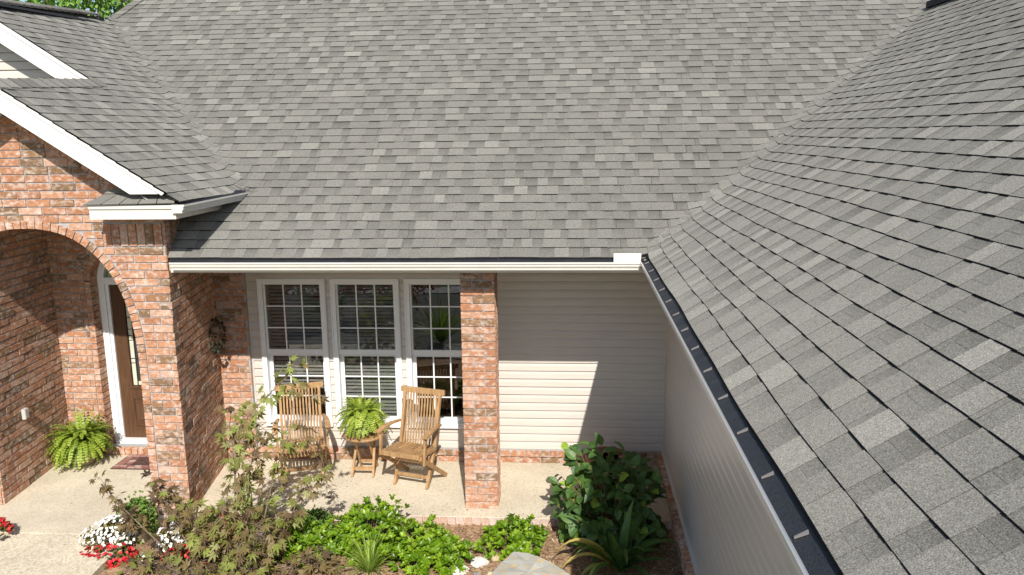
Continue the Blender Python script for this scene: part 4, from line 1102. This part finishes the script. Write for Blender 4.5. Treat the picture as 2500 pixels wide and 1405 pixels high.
b.grid(allp, fs); tag(build('boulder', b, RK1, loc=(cen.x,cen.y,ZB)), 'large flat grey boulder with ochre lichen at the bottom edge', 'rock', 'stones edging the bed')
rock(P3(1124,1408,-1.06), (.17,.12,.11), RK2, 'white rounded rock at the bottom edge left of the big boulder', 52)
rock(P3(1168,1375,-.95), (.10,.07,.05), RK2, 'elongated pale stone lying behind the white rock', 53)
rock(P3(1208,1362,-.88), (.05,.045,.035), RK4, 'small tan pebble stone touching the lichen boulder', 54)
rock(P3(1165,1408,-1.1), (.06,.05,.05), RK3, 'small dark grey stone between white rock and boulder', 55)
rock(P3(1195,1412,-1.14), (.06,.05,.06), RK4, 'cream tan stone in front of the lichen boulder', 56)

# mulch chips
b = MB(); 
for i in range(9000):
    x, y = R.uniform(-3.1,2.0), R.uniform(-1.9,-.22)
    if x < -2.9 and y > -1.3: continue
    L, W_ = R.uniform(.012,.05), R.uniform(.004,.011); a = R.uniform(0,6.28); d = V((math.cos(a),math.sin(a),R.uniform(-.35,.35)))*L/2; s = V((-math.sin(a),math.cos(a),R.uniform(-.3,.3)))*W_/2; p = V((x,y,ZB+R.uniform(.004,.022)))
    b.poly([p-d-s, p+d-s, p+d+s, p-d+s], R.random())
M_CHIP = m_tone('bark_chip', [(0,(.14,.075,.04)),(.5,(.38,.24,.14)),(.85,(.58,.43,.28)),(1,(.70,.58,.42))], .9)
tag(build('mulch', b, M_CHIP), kind='stuff')

# door mat: rubber mat moulded like brickwork with an oval of pebbles
mt = empty('doormat', (-3.82,.98,.002), 'pink and brown brick patterned rubber doormat before the front door', 'doormat')
b = MB(); b.box((-4.19,.76,.001),(-3.42,1.20,.010), .12); 
def tile(x0,y0,x1,y1,t): b.box((x0+.004,y0+.004,.010),(x1-.004,y1-.004,.0135), t)
for r_ in range(2):
    x = -4.19+.01-.03*r_
    while x < -3.43:
        for y0 in (.77+.045*r_, 1.145-.045*r_): tile(max(-4.185,x),y0,min(-3.425,x+.088),y0+.045,.35+.65*R.random())
        x += .088
for y0 in [.86+.048*k for k in range(5)]:
    for x0 in (-4.18,-4.09,-3.60,-3.515): tile(x0,y0,x0+.085,y0+.048,.35+.65*R.random())
for i in range(150):
    a, k = R.uniform(0,6.28), math.sqrt(R.uniform(.28,1)); x, y = -3.805+.19*k*math.cos(a), .98+.105*k*math.sin(a); b.lathe((x,y,.009), [(.009,0),(.008,.004)], 6, R.uniform(.1,.3))
b.grid([(-3.805+.095*math.cos(2*math.pi*i/20), .98+.05*math.sin(2*math.pi*i/20), .0145) for i in range(20)], [tuple(range(20))], .2)
build('mat_face', b, m_tone('moulded_rubber', [(0,(.06,.035,.035)),(.3,(.16,.09,.075)),(.5,(.30,.13,.11)),(.8,(.42,.24,.20)),(1,(.55,.42,.36))], .8), mt)

# ------------------------------------------------------------------ beyond the house and behind the viewpoint
def tree(name, base, h, cr, n, label, lsz=.11, mat=None, seed=1, cat='tree', group=None):
    rr = random.Random(seed); o = empty(name, base, label, cat, group); t = MB(); l = MB(); B0 = V(base); cc = B0+V((0,0,h-cr[2]))
    t.tube([B0, B0+V((.05,0,h*.3)), cc+V((0,0,-.1)), cc+V((.1,.1,cr[2]*.6))], [.22,.17,.11,.03], 8)
    cl = []
    for i in range(34):
        d = V((rr.uniform(-1,1),rr.uniform(-1,1),rr.uniform(-.8,1))).normalized(); k = rr.uniform(.45,.95); q = cc+V((d.x*cr[0]*k, d.y*cr[1]*k, d.z*cr[2]*k)); cl.append(q)
        s0 = B0.lerp(cc, rr.uniform(.6,1.0)); t.tube([s0, s0.lerp(q,.5)+V((0,0,.15)), q], [.05,.03,.012], 5)
    for i in range(n):
        q = rr.choice(cl); d = V((rr.gauss(0,1),rr.gauss(0,1),rr.gauss(0,.8))); p = q+d*(.17*sum(cr)/3)
        leaf(l, p, (d.normalized()+rv(.8)), V((0,-.3,.8))+rv(.6), lsz*rr.uniform(.7,1.3), lsz*.55, rr.uniform(.1,.8), .1, (0,.8,1,.5,0), .2)
    build('trunk', t, M_STEM, o); build('crown', l, mat or M_HYD, o)
tree('oak_tree', (-11.2,13.5,-.1), 9.2, (3.0,2.6,2.9), 11000, 'leafy green tree standing behind the left roof ridge', .16, M_BOX, 61)
def flower_bush(c, rad, label, seed, pet):
    o = empty('flowering_shrub', (c[0],c[1],-.1), label, 'shrub', 'red flowering shrubs across the drive'); f = clumpy(c, rad, seed); b = MB(); p_ = MB(); st = MB()
    for i in range(14):
        d = rv(); d.z = abs(d.z); st.tube([V((c[0],c[1],-.1)), V(c)+(f(d)-V(c))*.9], [.02,.006], 5)
    for i in range(1500):
        d = rv(); q = V(c)+(f(d)-V(c))*R.uniform(.5,1.05)
        if q.z < -.05: continue
        leaf(b, q, d+rv(.8), V((0,.2,.8))+rv(.5), .07, .035, R.random()*.8, .1)
        if R.random() < .5 and d.z > -.1:
            q = V(c)+(f(d)-V(c))*R.uniform(1.0,1.12)
            for j in range(3): leaf(p_, q+rv(.03), rv(), rv(), .06, .05, R.random(), .1, (.3,1,.2))
    build('foliage', b, M_HYD, o); build('blossom', p_, pet, o); build('stems', st, M_STEM, o)
flower_bush((-4.1,-6.3,.55), (.75,.6,.6), 'red flowering shrub across the drive, mirrored in the left window', 71, M_RED)
flower_bush((-2.75,-6.7,.55), (.7,.6,.6), 'red flowering shrub across the drive, mirrored in the middle window', 72, M_RED)
bl = [(R.uniform(0,6.28), R.uniform(.5,1.45), R.uniform(.7,1.1), R.uniform(.02,.035), R.uniform(.5,1.8), R.uniform(.2,.9)) for _ in range(110)]
strap('grass_clump', (-1.35,-4.35,-.07), bl, 'wide arching grass clump by the drive, mirrored in the right window', M_GRASS, cat='grass clump')

# a curled dry leaf lying on the porch
dl = empty('dry_leaf', (px(805,1219,.2).x, .13, .002), 'single curled brown dead leaf lying on the bare porch concrete', 'leaf')
b = MB(); q0 = V(dl.location); leaf(b, q0+V((-.035,0,.004)), V((1,.3,.25)), V((0,-.3,1)), .08, .035, .12, .5, (0,.8,1,.6,0), .5)
build('blade', b, M_MAPL, dl)

# flecks of bark and leaf blown onto the slab
b = MB()
for i in range(300):
    x, y = (R.uniform(-2.6,1.9), -.19+1.3*R.random()**1.6) if i < 260 else (R.uniform(-4.7,-3.1), R.uniform(-1.4,1.0))
    z = .002 if y > -.72 else -.004; L = R.uniform(.003,.011); a = R.uniform(0,6.28); d = V((math.cos(a),math.sin(a),.1))*L; e = V((-math.sin(a),math.cos(a),.2))*L*.35; p = V((x,y,z+.002))
    b.poly([p-d-e, p+d-e, p+d+e, p-d+e], R.uniform(0,.6))
tag(build('litter', b, M_CHIP), kind='stuff')
